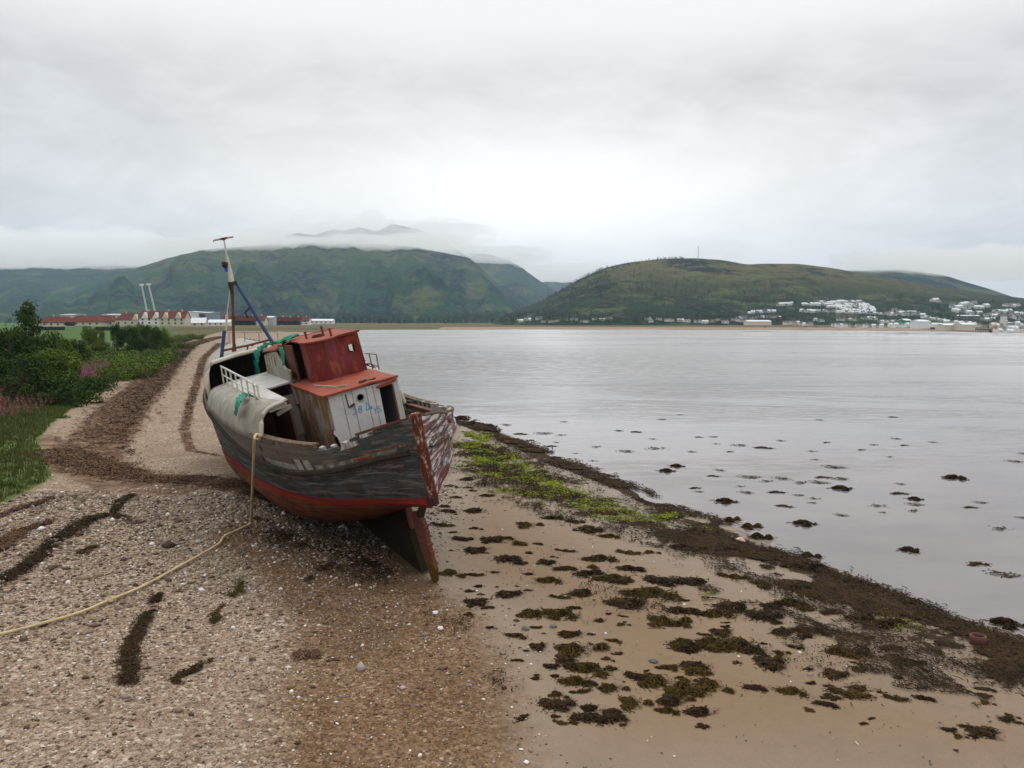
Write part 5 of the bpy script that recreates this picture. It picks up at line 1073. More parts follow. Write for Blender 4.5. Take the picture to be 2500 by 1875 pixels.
# strewn weed (nobody could count it)
def strew(name, n, pts, mat, L, w, seed, zoff=.02, patch=None, pf=.9, align=0):
    """short straps scattered along a band; pts (photo x, photo y, half width in photo units)"""
    g = np.random.default_rng(seed); Q = np.array([(*on_ground(O2(p[0], p[1]))[:2], p[2] * .463 / F * on_ground(O2(p[0], p[1]))[1]) for p in pts]); sl = np.linalg.norm(np.diff(Q[:, :2], axis=0), axis=1) * (Q[:-1, 2] + Q[1:, 2]); k = g.choice(len(sl), n, p=sl / sl.sum()); t = g.uniform(0, 1, n)[:, None]
    A, B = Q[k], Q[k + 1]; C = A + (B - A) * t; d = (B - A)[:, :2]; d /= np.linalg.norm(d, axis=1, keepdims=True); nrm = np.column_stack([-d[:, 1], d[:, 0]]); P = C[:, :2] + nrm * (g.normal(0, .62, n) * C[:, 2])[:, None]; P += d * g.normal(0, .3, (n, 1)) * C[:, 2:3]
    P = P + .25 * C[:, 2:3] * np.column_stack([vnoise(P, 1.3, seed + 1), vnoise(P, 1.3, seed + 2)])
    z, sd = ground_z(P); keep = sd > -.6
    if patch is not None: vn = vnoise(P, pf, seed + 40, 3); keep &= vn > np.quantile(vn, .4 + patch)
    P, z = P[keep], np.maximum(z[keep], ZW); m = len(P); a = g.uniform(0, 6.28, m); ang = np.arctan2(d[:, 1], d[:, 0])[keep]; a = ang + g.normal(0, .55, m) if align else a; sc = np.clip(np.hypot(*P.T) / 22, .8, 2.5); LL = L * g.uniform(.4, 1.4, m) * sc; W_ = w * g.uniform(.6, 1.5, m) * sc
    V = []; 
    for f in (0, .5, 1):
        aa = a + (f - .5) * g.normal(0, .5, m); X = P + np.column_stack([np.cos(aa), np.sin(aa)]) * (LL * (f - .5))[:, None]; zz = z + zoff + g.uniform(0, .03, m) * sc + (.02 * sc * g.uniform(0, 1, m) if f == .5 else 0); s_ = np.column_stack([-np.sin(aa), np.cos(aa)]) * (W_ * (1 - .5 * abs(f - .3)))[:, None]
        V += [np.column_stack([X - s_, zz]), np.column_stack([X + s_, zz + .006 * sc])]
    V = np.stack(V, 1).reshape(-1, 3); b = np.arange(m)[:, None] * 6; Fq = np.concatenate([b + [0, 1, 3, 2], b + [2, 3, 5, 4]]); r_ = np.repeat(g.uniform(0, 1, m), 6)
    return tag(np_mesh(name, V, [Fq], M[mat], attr={'rnd': r_}), kind='stuff')
strew('wrack', 15000, [(478, 727, 6), (440, 735, 9), (410, 746, 14), (385, 765, 18), (352, 800, 26), (310, 842, 36), (268, 884, 46), (235, 925, 54), (205, 965, 58), (150, 985, 50)], 'weed_red', .16, .018, 1)
strew('wrack', 3500, [(480, 729, 3), (418, 748, 4), (378, 790, 6), (345, 830, 9), (305, 880, 10), (275, 925, 12), (262, 960, 14), (300, 1000, 14)], 'weed', .14, .015, 25, patch=-.2)
strew('wrack', 9000, [(110, 975, 40), (200, 1010, 60), (300, 1035, 38), (400, 1036, 32), (520, 1055, 38), (640, 1090, 36)], 'weed_red', .13, .014, 2)
strew('wrack', 2600, [(474, 742, 6), (440, 775, 7), (428, 815, 8), (412, 870, 9), (398, 930, 10), (412, 975, 10), (470, 985, 8)], 'weed_red', .13, .014, 3)
strew('wrack', 4200, [(-20, 1272, 20), (60, 1222, 16), (120, 1170, 15), (190, 1124, 15), (240, 1112, 9), (300, 1130, 10)], 'weed', .12, .011, 4, patch=-.2)
strew('wrack', 1900, [(-10, 1190, 18), (40, 1150, 14), (110, 1128, 7)], 'weed_red', .10, .011, 5)
strew('wrack', 900, [(-5, 1118, 6), (50, 1097, 7), (80, 1090, 8), (112, 1076, 5)], 'weed_red', .10, .011, 15)
strew('wrack', 700, [(245, 1108, 7), (262, 1082, 9), (288, 1070, 7)], 'weed', .10, .011, 16)
strew('wrack', 2600, [(275, 1480, 20), (280, 1400, 16), (310, 1345, 12), (345, 1285, 10)], 'weed', .10, .011, 6, patch=-.3)
strew('wrack', 1100, [(380, 1475, 16), (420, 1450, 12), (460, 1428, 8)], 'weed', .10, .012, 7, patch=.1)
strew('wrack', 800, [(462, 1352, 14), (480, 1318, 10), (500, 1300, 10)], 'weed_olive', .09, .011, 17, patch=.2)
strew('wrack', 900, [(500, 1290, 12), (530, 1262, 16), (556, 1225, 12)], 'weed_olive', .09, .011, 18, patch=.2)
strew('wrack', 900, [(630, 1310, 12), (650, 1272, 10), (720, 1215, 14), (770, 1190, 12)], 'weed', .08, .010, 19, patch=.35)
strew('wrack', 400, [(640, 1418, 14), (690, 1414, 14)], 'weed_red', .10, .012, 20)
strew('wrack', 700, [(175, 1196, 10), (215, 1182, 10)], 'weed_olive', .08, .010, 21, patch=.2)
strew('wrack', 4200, [(560, 1120, 60), (640, 1170, 60), (740, 1215, 70), (820, 1260, 60)], 'weed', .07, .010, 22, patch=.15)
strew('wrack', 1500, [(930, 1290, 40), (1010, 1370, 50), (1060, 1500, 60)], 'weed', .06, .009, 23, patch=.25)
strew('wrack', 15000, [(985, 902, 18), (1090, 945, 24), (1200, 996, 30), (1330, 1044, 28), (1430, 1094, 40), (1560, 1140, 46), (1640, 1185, 46), (1760, 1228, 38), (1900, 1282, 44), (2050, 1345, 56), (2250, 1425, 80)], 'weed', .17, .014, 8, patch=.08, pf=.7, align=1)
strew('wrack', 5000, [(1640, 1185, 30), (1760, 1226, 22), (1900, 1276, 26), (2050, 1340, 36), (2250, 1415, 50)], 'weed', .16, .012, 28)
strew('wrack', 9000, [(1000, 960, 60), (1250, 1085, 70), (1500, 1190, 60), (1750, 1290, 70), (2000, 1400, 70), (2200, 1480, 60)], 'weed', .13, .014, 9, patch=.05)
strew('wrack', 3000, [(1150, 1200, 120), (1450, 1330, 150), (1800, 1440, 120)], 'weed', .05, .010, 10, patch=.3)
strew('green_algae', 7000, [(1010, 935, 34), (1080, 990, 40), (1160, 1035, 42), (1260, 1075, 40), (1360, 1105, 36), (1450, 1110, 20), (1560, 1160, 20)], 'algae', .09, .013, 11, patch=.2, pf=1.6)
strew('green_algae', 9000, [(1020, 955, 40), (1130, 1030, 55), (1250, 1078, 55), (1380, 1112, 45), (1500, 1128, 30)], 'algae', .07, .010, 12, patch=.18, pf=1.5)
strew('wrack', 7000, [(1020, 960, 60), (1150, 1050, 70), (1300, 1110, 70), (1450, 1150, 60), (1600, 1210, 60)], 'weed', .16, .012, 13, patch=.05, pf=1.2, align=1)
strew('wrack', 14000, [(1450, 1145, 60), (1650, 1215, 70), (1850, 1300, 80), (2050, 1390, 90), (2250, 1470, 90)], 'weed', .22, .013, 33, patch=-.05, pf=.8, align=1)
strew('wrack', 12000, [(1400, 1250, 110), (1650, 1330, 140), (1900, 1420, 150), (2200, 1540, 150)], 'weed', .12, .010, 34, patch=.2, pf=.7, align=1)
strew('green_algae', 700, [(1900, 1330, 60), (2200, 1450, 60)], 'algae', .07, .010, 35, patch=.35, pf=1.2)
strew('green_algae', 9000, [(1010, 985, 50), (1110, 1050, 62), (1230, 1092, 62), (1350, 1120, 50), (1460, 1140, 30)], 'algae', .08, .011, 45, patch=.25, pf=1.3)
strew('wrack', 8000, [(1000, 985, 60), (1110, 1060, 75), (1230, 1110, 75), (1360, 1150, 70), (1500, 1200, 70)], 'weed', .12, .011, 46, patch=.2, pf=1.3)
# pebbles lying on the shingle
def pebbles(name, n, seed, rmin, rmax, size):
    g = np.random.default_rng(seed); r = np.sqrt(g.uniform(rmin ** 2, rmax ** 2, n)); a = g.uniform(-.68, .15, n); P = np.column_stack([np.sin(a) * r, np.cos(a) * r])
    SPp = np.array([tuple(at_z(O2(*p), 0)[:2]) for p in [(850, 1270), (960, 1310), (1030, 1420), (1080, 1560), (1100, 1800)]]); xm = np.interp(P[:, 1], SPp[::-1, 1], SPp[::-1, 0]) + g.normal(0, .8, n); ok = (P[:, 0] < xm) & ~in_poly(P, GRASSP) & ~in_poly(P, WATER); P, r = P[ok], r[ok]; n = len(P)
    z, _ = ground_z(P); s = size * g.lognormal(0, .45, n) * np.clip(r / 16, .7, 2.2); base = np.array([(1, 0, 0), (-1, 0, 0), (0, 1, 0), (0, -1, 0), (0, 0, 1), (0, 0, -1), ], float); th = g.uniform(0, 6.28, n)
    B = base[None] * np.stack([s * g.uniform(.8, 1.4, n), s * g.uniform(.6, 1, n), s * g.uniform(.4, .8, n)], -1)[:, None]; c, s_ = np.cos(th)[:, None], np.sin(th)[:, None]
    V = np.stack([B[..., 0] * c - B[..., 1] * s_ + P[:, :1], B[..., 0] * s_ + B[..., 1] * c + P[:, 1:2], B[..., 2] + z[:, None] + s[:, None] * .15], -1).reshape(-1, 3)
    t = np.array([(0, 2, 4), (2, 1, 4), (1, 3, 4), (3, 0, 4), (2, 0, 5), (1, 2, 5), (3, 1, 5), (0, 3, 5)]); Fq = (np.arange(n)[:, None, None] * 6 + t[None]).reshape(-1, 3); r_ = np.repeat(g.uniform(0, 1, n) ** 1.1, 6)
    return tag(np_mesh(name, V, [Fq], M['pebble'], smooth=True, attr={'rnd': r_}), kind='stuff')
def sand_bits(n, seed):
    g = np.random.default_rng(seed); P = np.column_stack([g.uniform(-3, 16, n), g.uniform(9, 45, n)]); P = P[(ground_z(P)[1] > .5) & vis(P)]; n = len(P); z, _ = ground_z(P); s_ = .016 * g.lognormal(0, .5, n)
    V, Fq, _r = cards(np.column_stack([P, z + .012]), np.tile([0, 0, 1.], (n, 1)), s_ * 1.5, .8, .25, rgen=g)
    return tag(np_mesh('shell_bits', V, [Fq], M['pebble'], attr={'rnd': np.repeat(np.where(g.uniform(0, 1, n) < .25, .97, .05), 4)}), kind='stuff')
sand_bits(3200, 5)
pebbles('pebbles', 60000, 1, 8, 30, .017); pebbles('pebbles', 4500, 2, 8, 26, .032)

# ------------------------------------------------------------------ houses, sheds, far trees, masts
from mathutils.bvhtree import BVHTree
bpy.context.view_layer.update()
HB = []
for o in [o for o in COL.objects if o.name.split('.')[0] in ('hill', 'mountain')]:
    me = o.data; HB.append(BVHTree.FromPolygons([v.co for v in me.vertices], [p.vertices for p in me.polygons]))
def land(uv, ymin=0):
    """point of the hills or of the land seen at a photographed point"""
    d = Vector(ray(*uv)).normalized(); best = None
    for b in HB:
        h = b.ray_cast(Vector(CAM), d)
        if h[0] is not None and (best is None or h[3] < best[1]): best = (h[0], h[3])
    if d.z < -1e-4:
        q = on_ground(uv)
        L = (Vector(q) - Vector(CAM)).length
        if best is None or L < best[1]: best = (Vector(q), L)
    return best[0] if best else None
def house_parts(w, d, h, rh, hip=.0, over=.3):
    """wall and roof bodies, ridge along x"""
    wl = MB(); wl.slab([(-w / 2, -d / 2, 0), (-w / 2, d / 2, 0), (-w / 2, d / 2, h)] + ([(-w / 2, 0, h + rh * .96)] if hip == 0 else []) + [(-w / 2, -d / 2, h)], w, (1, 0, 0))
    rf_ = MB(); a, b, e = w / 2 + over, d / 2 + over, hip * w / 2
    dz = over * rh / (d / 2)
    T = [(-a, -b, h - dz), (a, -b, h - dz), (a - e, 0, h + rh), (-a + e, 0, h + rh), (-a, b, h - dz), (a, b, h - dz)]; U = [(x, y, z + .22) for x, y, z in T]
    rf_.add(T + U, [(0, 3, 2, 1), (3, 4, 5, 2), (6, 7, 8, 9), (9, 8, 11, 10), (0, 1, 7, 6), (4, 10, 11, 5), (0, 6, 9, 3), (3, 9, 10, 4), (1, 2, 8, 7), (2, 5, 11, 8)] + ([(0, 4, 3), (6, 9, 10), (1, 2, 5), (7, 11, 8)] if hip > 0 else []))
    return wl, rf_
def house(x, ybot, D, w, h, rh, wallm, roofm, label, group=None, hip=0, chim=(), gables=0, yaw=0, name='house', wins=True, d=7.5):
    h *= .64 if name == 'house' else .78; rh *= .62; ws = .62
    kx = at_y(O2(x, 700), 1.0)[0]; X = kx * D; z = min(gz(X, D), at_y(O2(x, ybot), D)[2]) - .3
    zt_ = at_y(O2(x, ybot), D)[2]; e = empty(name, (X, D, max(z, zt_ - .5)), label, 'house' if name != 'shed' else 'shed', group, rot=(0, 0, yaw))
    wl, rf_ = house_parts(w, d, h, rh, hip); wl.build('wall', M[wallm], e); ro = rf_.build('roof', M[roofm], e)
    for cx in chim: c = MB(); c.box((cx * w, 0, h + rh + .3), (.8, .6, 1.3)); c.box((cx * w, 0, h + rh + 1.0), (.95, .75, .15)); c.build('chimney', M['brick_pink'], ro)
    for k in range(gables):
        gx = (-.5 + (k + .5) / gables) * w; g_ = MB(); g_.slab([(gx - 1.7, -d / 2 - .35, h - .2), (gx + 1.7, -d / 2 - .35, h - .2), (gx, -d / 2 - .35, h + rh * .9)], d / 2, (0, 1, 0)); g_.build('gable', M[wallm], e)
    if wins:
        nw = max(2, int(w / 3.2))
        for k in range(nw):
            for lv in range(2 if h > 3.3 else 1):
                q = MB(); q.box(((-.5 + (k + .5) / nw) * w, -d / 2 - .03, 1.15 + 1.7 * lv), (1.0, .06, .9)); q.build('window', M['glass_dark'], e)
    return e
def L6(x): return x * .344
LAWN = 420
house(L6(368), 703, LAWN, 21, 3.4, 4.6, 'render_wall', 'red_tile', 'long bungalow with dark red hipped roof and two chimneys, behind the pointed tree', hip=.55, chim=(-.12, .2))
house(L6(545), 702, LAWN, 18, 3.4, 5.0, 'render_wall', 'red_tile', 'red roofed bungalow next to the small upright dark tree, one chimney', hip=.5, chim=(-.05,))
house(L6(650), 701, LAWN + 8, 15, 3.4, 4.8, 'render_wall', 'red_tile', 'red hipped bungalow just before the gap in front of the grey shed', hip=.5, chim=(.1,))
house(L6(872), 700, LAWN, 21, 4.4, 5.2, 'render_wall', 'red_tile', 'long red roofed house above the round bushes, white dormer gable', hip=.25, chim=(-.3, .1), gables=1)
house(L6(1000), 700, LAWN - 6, 17, 5.6, 5.4, 'white_wall', 'red_tile', 'tall red roofed house with row of white front gables', chim=(-.3, .3), gables=3)
house(L6(1100), 701, LAWN - 10, 13, 6.0, 5.2, 'render_wall', 'red_tile', 'last tall gabled house of the red roofed row, next to the low cream house', chim=(.3,), gables=2)
house(L6(1208), 703, LAWN + 30, 15, 3.0, 4.4, 'render_wall', 'pale_roof', 'low cream house with pale roof in front of the grey factory', yaw=.2)
house(L6(1385), 702, 480, 13, 3.0, 2.6, 'white_wall', 'pale_roof', 'small white building right of the blue grey factory')
for x, w, lb in ((1490, 17, 'cream terraced house with red roof nearest the mast'), (1545, 15, 'second cream terraced house in the row behind the mast'), (1600, 15, 'red roofed terraced house where the blue strut crosses')):
    house(L6(x), 701, 520, w, 4.6, 5.0, 'render_wall', 'red_tile', lb, chim=(.3,))
house(L6(1655), 701, 530, 15, 6.5, 1.2, 'shed_grey', 'pale_roof', 'square grey building between the two red roofed rows', name='shed', wins=False)
for x, w, lb in ((1740, 15, 'white terraced house with red roof, first of the far row'), (1790, 13, 'white terraced house with red roof, second of the far row'), (1840, 13, 'white terraced house with red roof, third of the far row'), (1890, 13, 'white terraced house with red roof, last of the far row')):
    house(L6(x), 700.5, 570, w, 4.2, 4.6, 'white_wall', 'red_tile', lb, chim=(.3,))
house(L6(2025), 698, 600, 17, 3.4, 2.0, 'white_wall', 'pale_roof', 'lone low white building beyond the wheelhouse at the head of the bay')
house(L6(1965), 699, 610, 8, 3.0, 2.0, 'white_wall', 'slate', 'tiny white cottage beside the lone low white building')
for (x0, x1, D, h, lb, wm) in ((430, 500, 560, 9.5, 'long pale grey warehouse behind the first two bungalows', 'shed_grey'), (690, 815, 560, 9.5, 'long grey warehouse in the gap between the red roofs', 'shed_grey'), (1120, 1200, 520, 11, 'pale factory block beside the gabled houses', 'pale_roof'), (1180, 1270, 540, 11.5, 'pale grey factory block with flat roof behind the cream house', 'pale_roof'), (1265, 1350, 545, 11, 'blue grey factory block with glazed front', 'blue_wall')):
    w = (x1 - x0) * .344 * .463 / F * D; e = house(L6((x0 + x1) / 2), 702, D, w, h, .8, wm, 'pale_roof', lb, name='shed', wins=False, d=20)
    for k in range(int(w / 9)): q = MB(); q.box(((-.5 + (k + .5) / int(w / 9)) * w, -10.03, h * .55), (3.5, .06, h * .3)); q.build('window', M['glass_dark'], e)
# leaning floodlight masts
for (xt, yt, xb, yb, lb) in ((306, 616, 321, 690, 'pale leaning lattice mast with lamp head, on the far left of the pair'), (321, 615, 339, 690, 'pale leaning lattice mast with lamp head, beside its twin and nearer the boat')):
    D = 610; p0, p1 = Vector(at_y(O2(xb, yb), D)), Vector(at_y(O2(xt, yt), D)); p0 = p0 + (p0 - p1) * ((p0.z - 2.2) / (p1.z - p0.z)); e = empty('floodlight_mast', p0, lb, 'mast'); b = p1 - p0
    m_ = MB(); c = [Vector((sx, sy, 0)) for sx, sy in ((-1, -1), (1, -1), (1, 1), (-1, 1))]
    P = [[b * f + q * (.46 - .18 * f) for q in c] for f in np.linspace(0, 1, 15)]
    for a_, b_ in zip(P[:-1], P[1:]):
        for k in range(4): m_.bar(a_[k], b_[k], .26); m_.bar(a_[k], b_[(k + 1) % 4], .14); m_.bar(b_[k], b_[(k + 1) % 4], .14)
    m_.build('lattice_pole', M['pole_pale'], e)
    hd = MB(); hd.box(b + Vector((0, 0, .3)), (3.0, 1.0, 1.2)); hd.build('lamp_head', M['white_paint'], e)
# far lawn, path and road strip behind the bushes
# (the lawn is part of the ground sheet)

# town across the water, every house standing on the slope it is seen on
def T5(x, y): return ((1750 + x * .33906) * .8848, (660 + y * .33906) * .8848)
def small_house(w, d, h, rh, wm, rm, seed):
    a = MB(); wl, rf_ = house_parts(w, d, h, rh, 0, .25); a.v += wl.v; a.f += wl.f; a.m += [0] * len(wl.f); a.r += wl.r
    k = len(a.v); a.v += rf_.v; a.f += [tuple(k + i for i in f) for f in rf_.f]; a.m += [1] * len(rf_.f); a.r += rf_.r
    nw = max(2, int(w / 2.8))
    for q in range(nw): a.box(((-.5 + (q + .5) / nw) * w, -d / 2 - .03, h * .45), (1.2, .06, 1.3), None, 2)
    a.box((w * .33, 0, h + rh + .3), (.8, .7, 1.4), None, 0)
    o = a.build('house', [M[wm], M[rm], M['glass_dark']]); COL.objects.unlink(o); return o
HS = [small_house(8, 7, 5, 2.6, 'white_wall', 'slate', 0), small_house(7, 7, 5.4, 2.4, 'white_wall', 'pale_roof', 1), small_house(9, 7, 4.2, 2.8, 'render_wall', 'slate', 2), small_house(8, 7, 5, 2.6, 'brick_pink', 'slate', 3), small_house(10, 8, 5, 2.5, 'white_wall', 'pale_roof', 4)]
hr = random.Random(5)
def town_row(p0, p1, n, kinds, label, group, sc=1.0, jy=0):
    n = int(n * 1.18)
    for i in range(n):
        f = (i + .5) / n; x, y = p0[0] + (p1[0] - p0[0]) * f, p0[1] + (p1[1] - p0[1]) * f + hr.uniform(-jy, jy)
        p = land(O2(*T5(x, y)))
        if p is None: continue
        o = HS[hr.choice(kinds)].copy(); link(o); o.name = 'house'; o.location = p - Vector((0, 0, 1.0)); o.rotation_euler = (0, 0, hr.uniform(-.3, .3)); k = .62 * sc * hr.uniform(.85, 1.2) * (p.y / 950) ; k = max(k, .3); o.scale = (k, k, k); tag(o, label, 'house', group)
ES = ('white house of the bright terraced estate on the hillside across the water', 'white terraced houses of the hillside estate')
for r_ in (((745, 240), (1030, 234), 15), ((1030, 238), (1140, 292), 8), ((620, 255), (740, 252), 6), ((760, 252), (1060, 262), 14), ((790, 266), (1085, 276), 13), ((870, 280), (1115, 290), 11), ((600, 300), (860, 302), 12), ((860, 306), (1180, 318), 14), ((900, 294), (1140, 302), 9)):
    town_row(*r_, (0, 1, 1, 4), ES[0], ES[1], .82, 2)
town_row((430, 256), (545, 248), 6, (1, 3), 'pinkish house of the short terrace at the wooded end of the estate', 'houses of the short pinkish terrace', .85)
town_row((230, 314), (420, 300), 8, (0, 1, 4), 'white house of the slanting terrace above the long pale shed', 'houses of the slanting terrace', .85)
town_row((280, 344), (460, 344), 8, (3, 2, 1), 'brick and cream house of the lower terrace just above the long pale shed', 'houses of the lower terrace', .8)
town_row((145, 350), (215, 344), 3, (0, 1), 'white house at the near end of the town, by the dark wood', 'white houses by the dark wood', .85)
for r_ in (((700, 366), (770, 366), 3), ((860, 360), (1000, 366), 5), ((1040, 352), (1150, 352), 6), ((1160, 378), (1290, 372), 6), ((1240, 398), (1380, 398), 6), ((640, 388), (690, 388), 2), ((480, 384), (640, 386), 6), ((830, 396), (960, 398), 5), ((1000, 400), (1200, 404), 6)):
    town_row(*r_, (0, 1, 2, 3), 'small house on the low ground beside the far shore', 'houses along the far shore', .8, 4)
for r_ in (((1190, 325), (1440, 322), 9), ((1260, 300), (1500, 330), 6), ((1680, 276), (1950, 268), 8), ((1990, 300), (2115, 300), 5), ((1900, 364), (2000, 360), 3), ((1750, 262), (1870, 236), 4), ((2060, 262), (2180, 262), 4), ((2100, 340), (2200, 360), 4), ((2040, 380), (2090, 376), 2), ((1540, 226), (1606, 228), 3), ((1640, 380), (1900, 392), 7), ((2100, 420), (2205, 426), 4), ((1480, 345), (1640, 372), 7), ((1700, 300), (1900, 320), 7), ((1920, 330), (2200, 325), 8), ((1980, 400), (2200, 396), 8), ((2000, 436), (2120, 440), 5), ((1420, 372), (1640, 400), 6)):
    town_row(*r_, (0, 1, 2, 4), 'house scattered among trees at the far end of the town', 'scattered houses at the far end of the town', 1.0, 5)
for i in range(34):                                             # houses half hidden in the wood along the far shore
    x = 1130 + i * 15.5 + hr.uniform(-6, 6); y = 693 + hr.uniform(-4, 5) + (2 if x > 1400 else 0)
    if 1330 < x < 1380: continue
    p = land(O2(x, y)); o = HS[hr.choice((0, 1, 2))].copy(); link(o); o.name = 'house'; o.location = p + Vector((0, 0, -.5)); k = .6 * hr.uniform(.75, 1.1) * max(p.y, 600) / 950; o.scale = (k * 1.6, k, k * .85); tag(o, 'white house half hidden in the wood along the far shore', 'house', 'houses in the far shore wood')
for (x0, x1, y, h, wm, lb) in ((240, 410, 390, 2.4, 'render_wall', 'long pale flat shed at the water side below the terraces'), (1440, 1570, 414, 4, 'white_wall', 'pale shed at the root of the pier'), (1640, 1770, 424, 2.6, 'render_wall', 'long low cream building behind the pier'), (1775, 1900, 426, 3, 'render_wall', 'cream building behind the middle of the pier'), (1755, 1850, 352, 4.5, 'slate', 'large grey building among trees above the pier'), (1375, 1432, 405, 4, 'tarp_green', 'dark green shed before the pier')):
    a, b = land(O2(*T5(x0, y))), land(O2(*T5(x1, y))); w = abs(b.x - a.x); e = empty('shed', ((a.x + b.x) / 2, min(a.y, b.y) + 10, min(a.z, b.z) - .5), lb, 'shed'); wl, rf_ = house_parts(w, 10, h, .9, 0, .2); wl.build('wall', M[wm], e); rf_.build('roof', M['pale_roof'], e)
a = land(O2(*T5(2062, 400))); e = empty('church', (a.x, a.y, a.z - .5), 'pale square church tower at the far end of the town', 'church'); q = MB(); q.box((0, 0, 4), (3.2, 3.2, 8)); q.build('tower', M['white_wall'], e); q = MB(); q.box((0, 0, 9), (3.4, 3.4, 2), None, 0, .1); q.build('roof', M['slate'], e)
# pier and ship
def over_water(x, y): return at_z(O2(*T5(x, y)), ZW)
a, b = over_water(1440, 434), over_water(1985, 446); e = empty('pier', tuple((a + b) / 2), 'long dark pier on piles at the edge of the town', 'pier'); c = Vector((a + b) / 2); A, B = Vector(a) - c, Vector(b) - c
q = MB(); q.bar(A + Vector((0, 0, 1.7)), B + Vector((0, 0, 1.7)), 3, .7); q.build('deck', M['pier_dark'], e)
for k in range(34): q = MB(); p = A.lerp(B, (k + .5) / 34); q.tube([p + Vector((0, -2.2, -2)), p + Vector((0, -2.2, 1.4))], .25, 6); q.build('pile', M['pier_dark'], e)
a = over_water(1962, 446); e = empty('ship', (a[0], a[1] - 8, ZW), 'small ship with bright orange upperworks moored at the pier end', 'ship')
q = MB(); q.slab([(-4, -1, 0), (4, -1, 0), (5, -1, 1.3), (-4.4, -1, 1.2)], 2, (0, 1, 0)); q.build('hull', M['pier_dark'], e); q = MB(); q.box((-1, 0, 2.0), (3.6, 1.6, 1.7)); q.box((-1.4, 0, 3.4), (1.8, 1.4, 1.1)); q.build('upperworks', M['buoy_orange'], e); q = MB(); q.tube([(-1, 0, 3.6), (-1, 0, 7)], .2, 6); q.build('mast', M['buoy_orange'], e)
# radio mast on the hill
p = land(O2(1508, 562)); e = empty('radio_mast', p, 'thin lattice radio mast on the crest of the hill', 'mast'); H_ = at_y(O2(1508, 532), p.y)[2] - p.z
q = MB()
for k in range(3):
    a_ = k * 2.094; q.bar((.9 * math.cos(a_), .9 * math.sin(a_), -2), (.3 * math.cos(a_), .3 * math.sin(a_), H_), .22)
    for z_ in np.linspace(0, H_ * .95, 14): r0 = .9 - .6 * z_ / H_; q.bar((r0 * math.cos(a_), r0 * math.sin(a_), z_), (r0 * math.cos(a_ + 2.094), r0 * math.sin(a_ + 2.094), z_ + 2.2), .14)
q.build('lattice_pole', M['shed_grey'], e)
for k in range(3): q = MB(); a_ = k * 2.094 + .4; q.bar((0, 0, H_ * .8), (16 * math.cos(a_), 16 * math.sin(a_), -3), .06); q.build('guy_wire', M['shed_grey'], e)
# woods along the far shore and on the slopes: one mass
def wood(name, pts, n, hm, seed, spread=1.0, conifer=.3):
    g = np.random.default_rng(seed); C = []; 
    for _ in range(n):
        k = g.integers(0, len(pts) - 1); f = g.uniform(); x = pts[k][0] + (pts[k + 1][0] - pts[k][0]) * f; y = pts[k][1] + (pts[k + 1][1] - pts[k][1]) * f + g.normal(0, 1) * (pts[k][2] if len(pts[k]) > 2 else 3)
        p = land(O2(x, y))
        if p is None or p.y < 560 and abs(p.x) < 4000 and ground_z([(p.x, p.y)])[1][0] < 12: continue
        if p.z < 8 and ground_z([(p.x, p.y)])[1][0] < 14: continue
        h = .72 * hm * g.uniform(.6, 1.25) * max(p.y, 600) / 900; cf = g.uniform() < conifer; m = 46; u = g.uniform(0, 1, m)
        r = (h * .22 * (1 - u) + .3 if cf else h * .40 * np.sqrt(np.clip(1 - (2 * u - 1) ** 2, 0, 1))) * np.sqrt(g.uniform(.2, 1, m)); a = g.uniform(0, 6.28, m)
        C.append(np.column_stack([p.x + r * np.cos(a), p.y + r * np.sin(a), p.z + h * (.08 + .92 * u), np.full(m, h * .11), np.full(m, g.uniform(0, .6))]))
    C = np.concatenate(C); V, Fq, r_ = cards(C[:, :3], np.tile([0, -.6, .6], (len(C), 1)).astype(float), C[:, 3], .8, .8, rgen=g); r_ = np.clip(r_ * .4 + np.repeat(C[:, 4], 4), 0, 1)
    return tag(np_mesh(name, V, [Fq], M['wood_far'], attr={'rnd': r_}), kind='stuff')
wood('woodland', [(690, 699, 2), (900, 699, 2.5), (1100, 700, 2.5), (1350, 702, 2), (1600, 704, 1.5)], 520, 8.5, 1)
wood('woodland', [(640, 690, 2), (1000, 690, 4), (1300, 690, 5), (1600, 690, 6)], 420, 9, 2)
wood('woodland', [(1600, 690, 12), (1800, 690, 14), (2000, 690, 16), (2212, 690, 18)], 420, 8.5, 3)
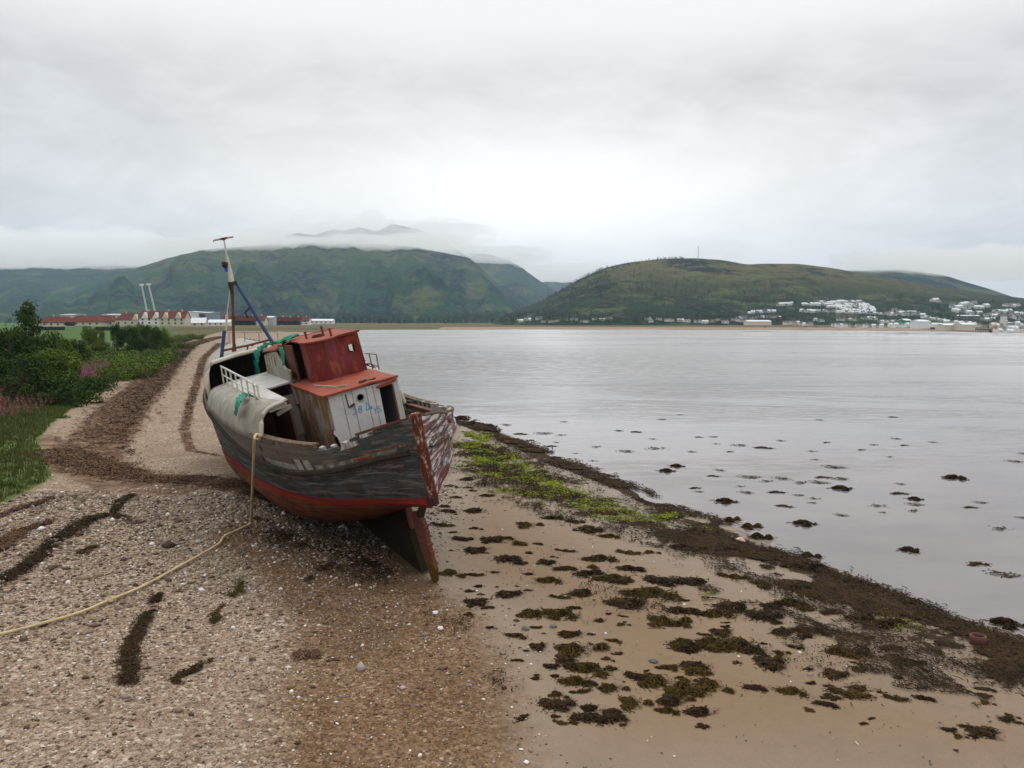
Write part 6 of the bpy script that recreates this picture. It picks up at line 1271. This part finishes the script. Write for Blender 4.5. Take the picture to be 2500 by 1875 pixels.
wood('woodland', [(1130, 662, 4), (1205, 632, 3), (1255, 604, 2.5), (1310, 581, 2), (1420, 563, 1.2), (1480, 561, 1)], 300, 4.2, 4, conifer=.8)
wood('woodland', [(1180, 660, 14), (1300, 620, 22), (1420, 630, 26), (1600, 650, 20), (1800, 640, 14)], 700, 5.5, 5, conifer=.5)
wood('woodland', [(-40, 700, 3), (150, 697, 2), (420, 700, 2), (560, 699, 2), (660, 699, 2)], 150, 7, 6)

HG = MB()
for (x0, x1, D, lb) in ((240, 400, 395, 'clipped dark hedge in front of the red roofed bungalows'), (600, 720, 395, 'dark hedge below the third bungalow and the gap beside it')):
    a, b = at_y(O2(L6(x0), 700), D), at_y(O2(L6(x1), 700), D); n_ = 9000; g = np.random.default_rng(x0); X = g.uniform(a[0], b[0], n_); Y = D + g.uniform(-1, 1, n_); z0 = gz((a[0] + b[0]) / 2, D); Z = z0 + g.uniform(0, 1.6, n_) * (1 + .25 * vnoise(np.column_stack([X, Y]), .3, 5)) 
    V, Fq, r_ = cards(np.column_stack([X, Y, Z]), np.tile([0, -.5, .6], (n_, 1)).astype(float), np.full(n_, .28), .8, .8, rgen=g); tag(np_mesh('hedge', V, [Fq], M['leaf_dark'], attr={'rnd': r_}), lb, 'hedge')
for x, D, tp, k, w in ((140, 66, 742, 'mid', 60), (172, 88, 744, 'mid', 54), (150, 100, 730, 'olive', 50), (215, 110, 728, 'olive', 46), (20, 70, 700, 'mid', 80)):
    stand(x, D, tp, k, 'bush', w, 'medium green bush filling the thicket behind the pink flowers', 'bush', 'medium bushes of the thicket')
for x, D, tp, k, w in ((255, 105, 740, 'low', 60), (300, 112, 740, 'low', 56), (225, 84, 760, 'low', 64), (265, 76, 772, 'lowolive', 50), (340, 130, 733, 'low', 46), (250, 92, 750, 'low', 64), (210, 78, 770, 'low', 56)):
    stand(x, D, tp, k, 'shrub', w, 'low leafy shrub in the green thicket between the pink flowers and the shore bend', 'shrub', 'shrubs of the thicket above the beach', tr=False)
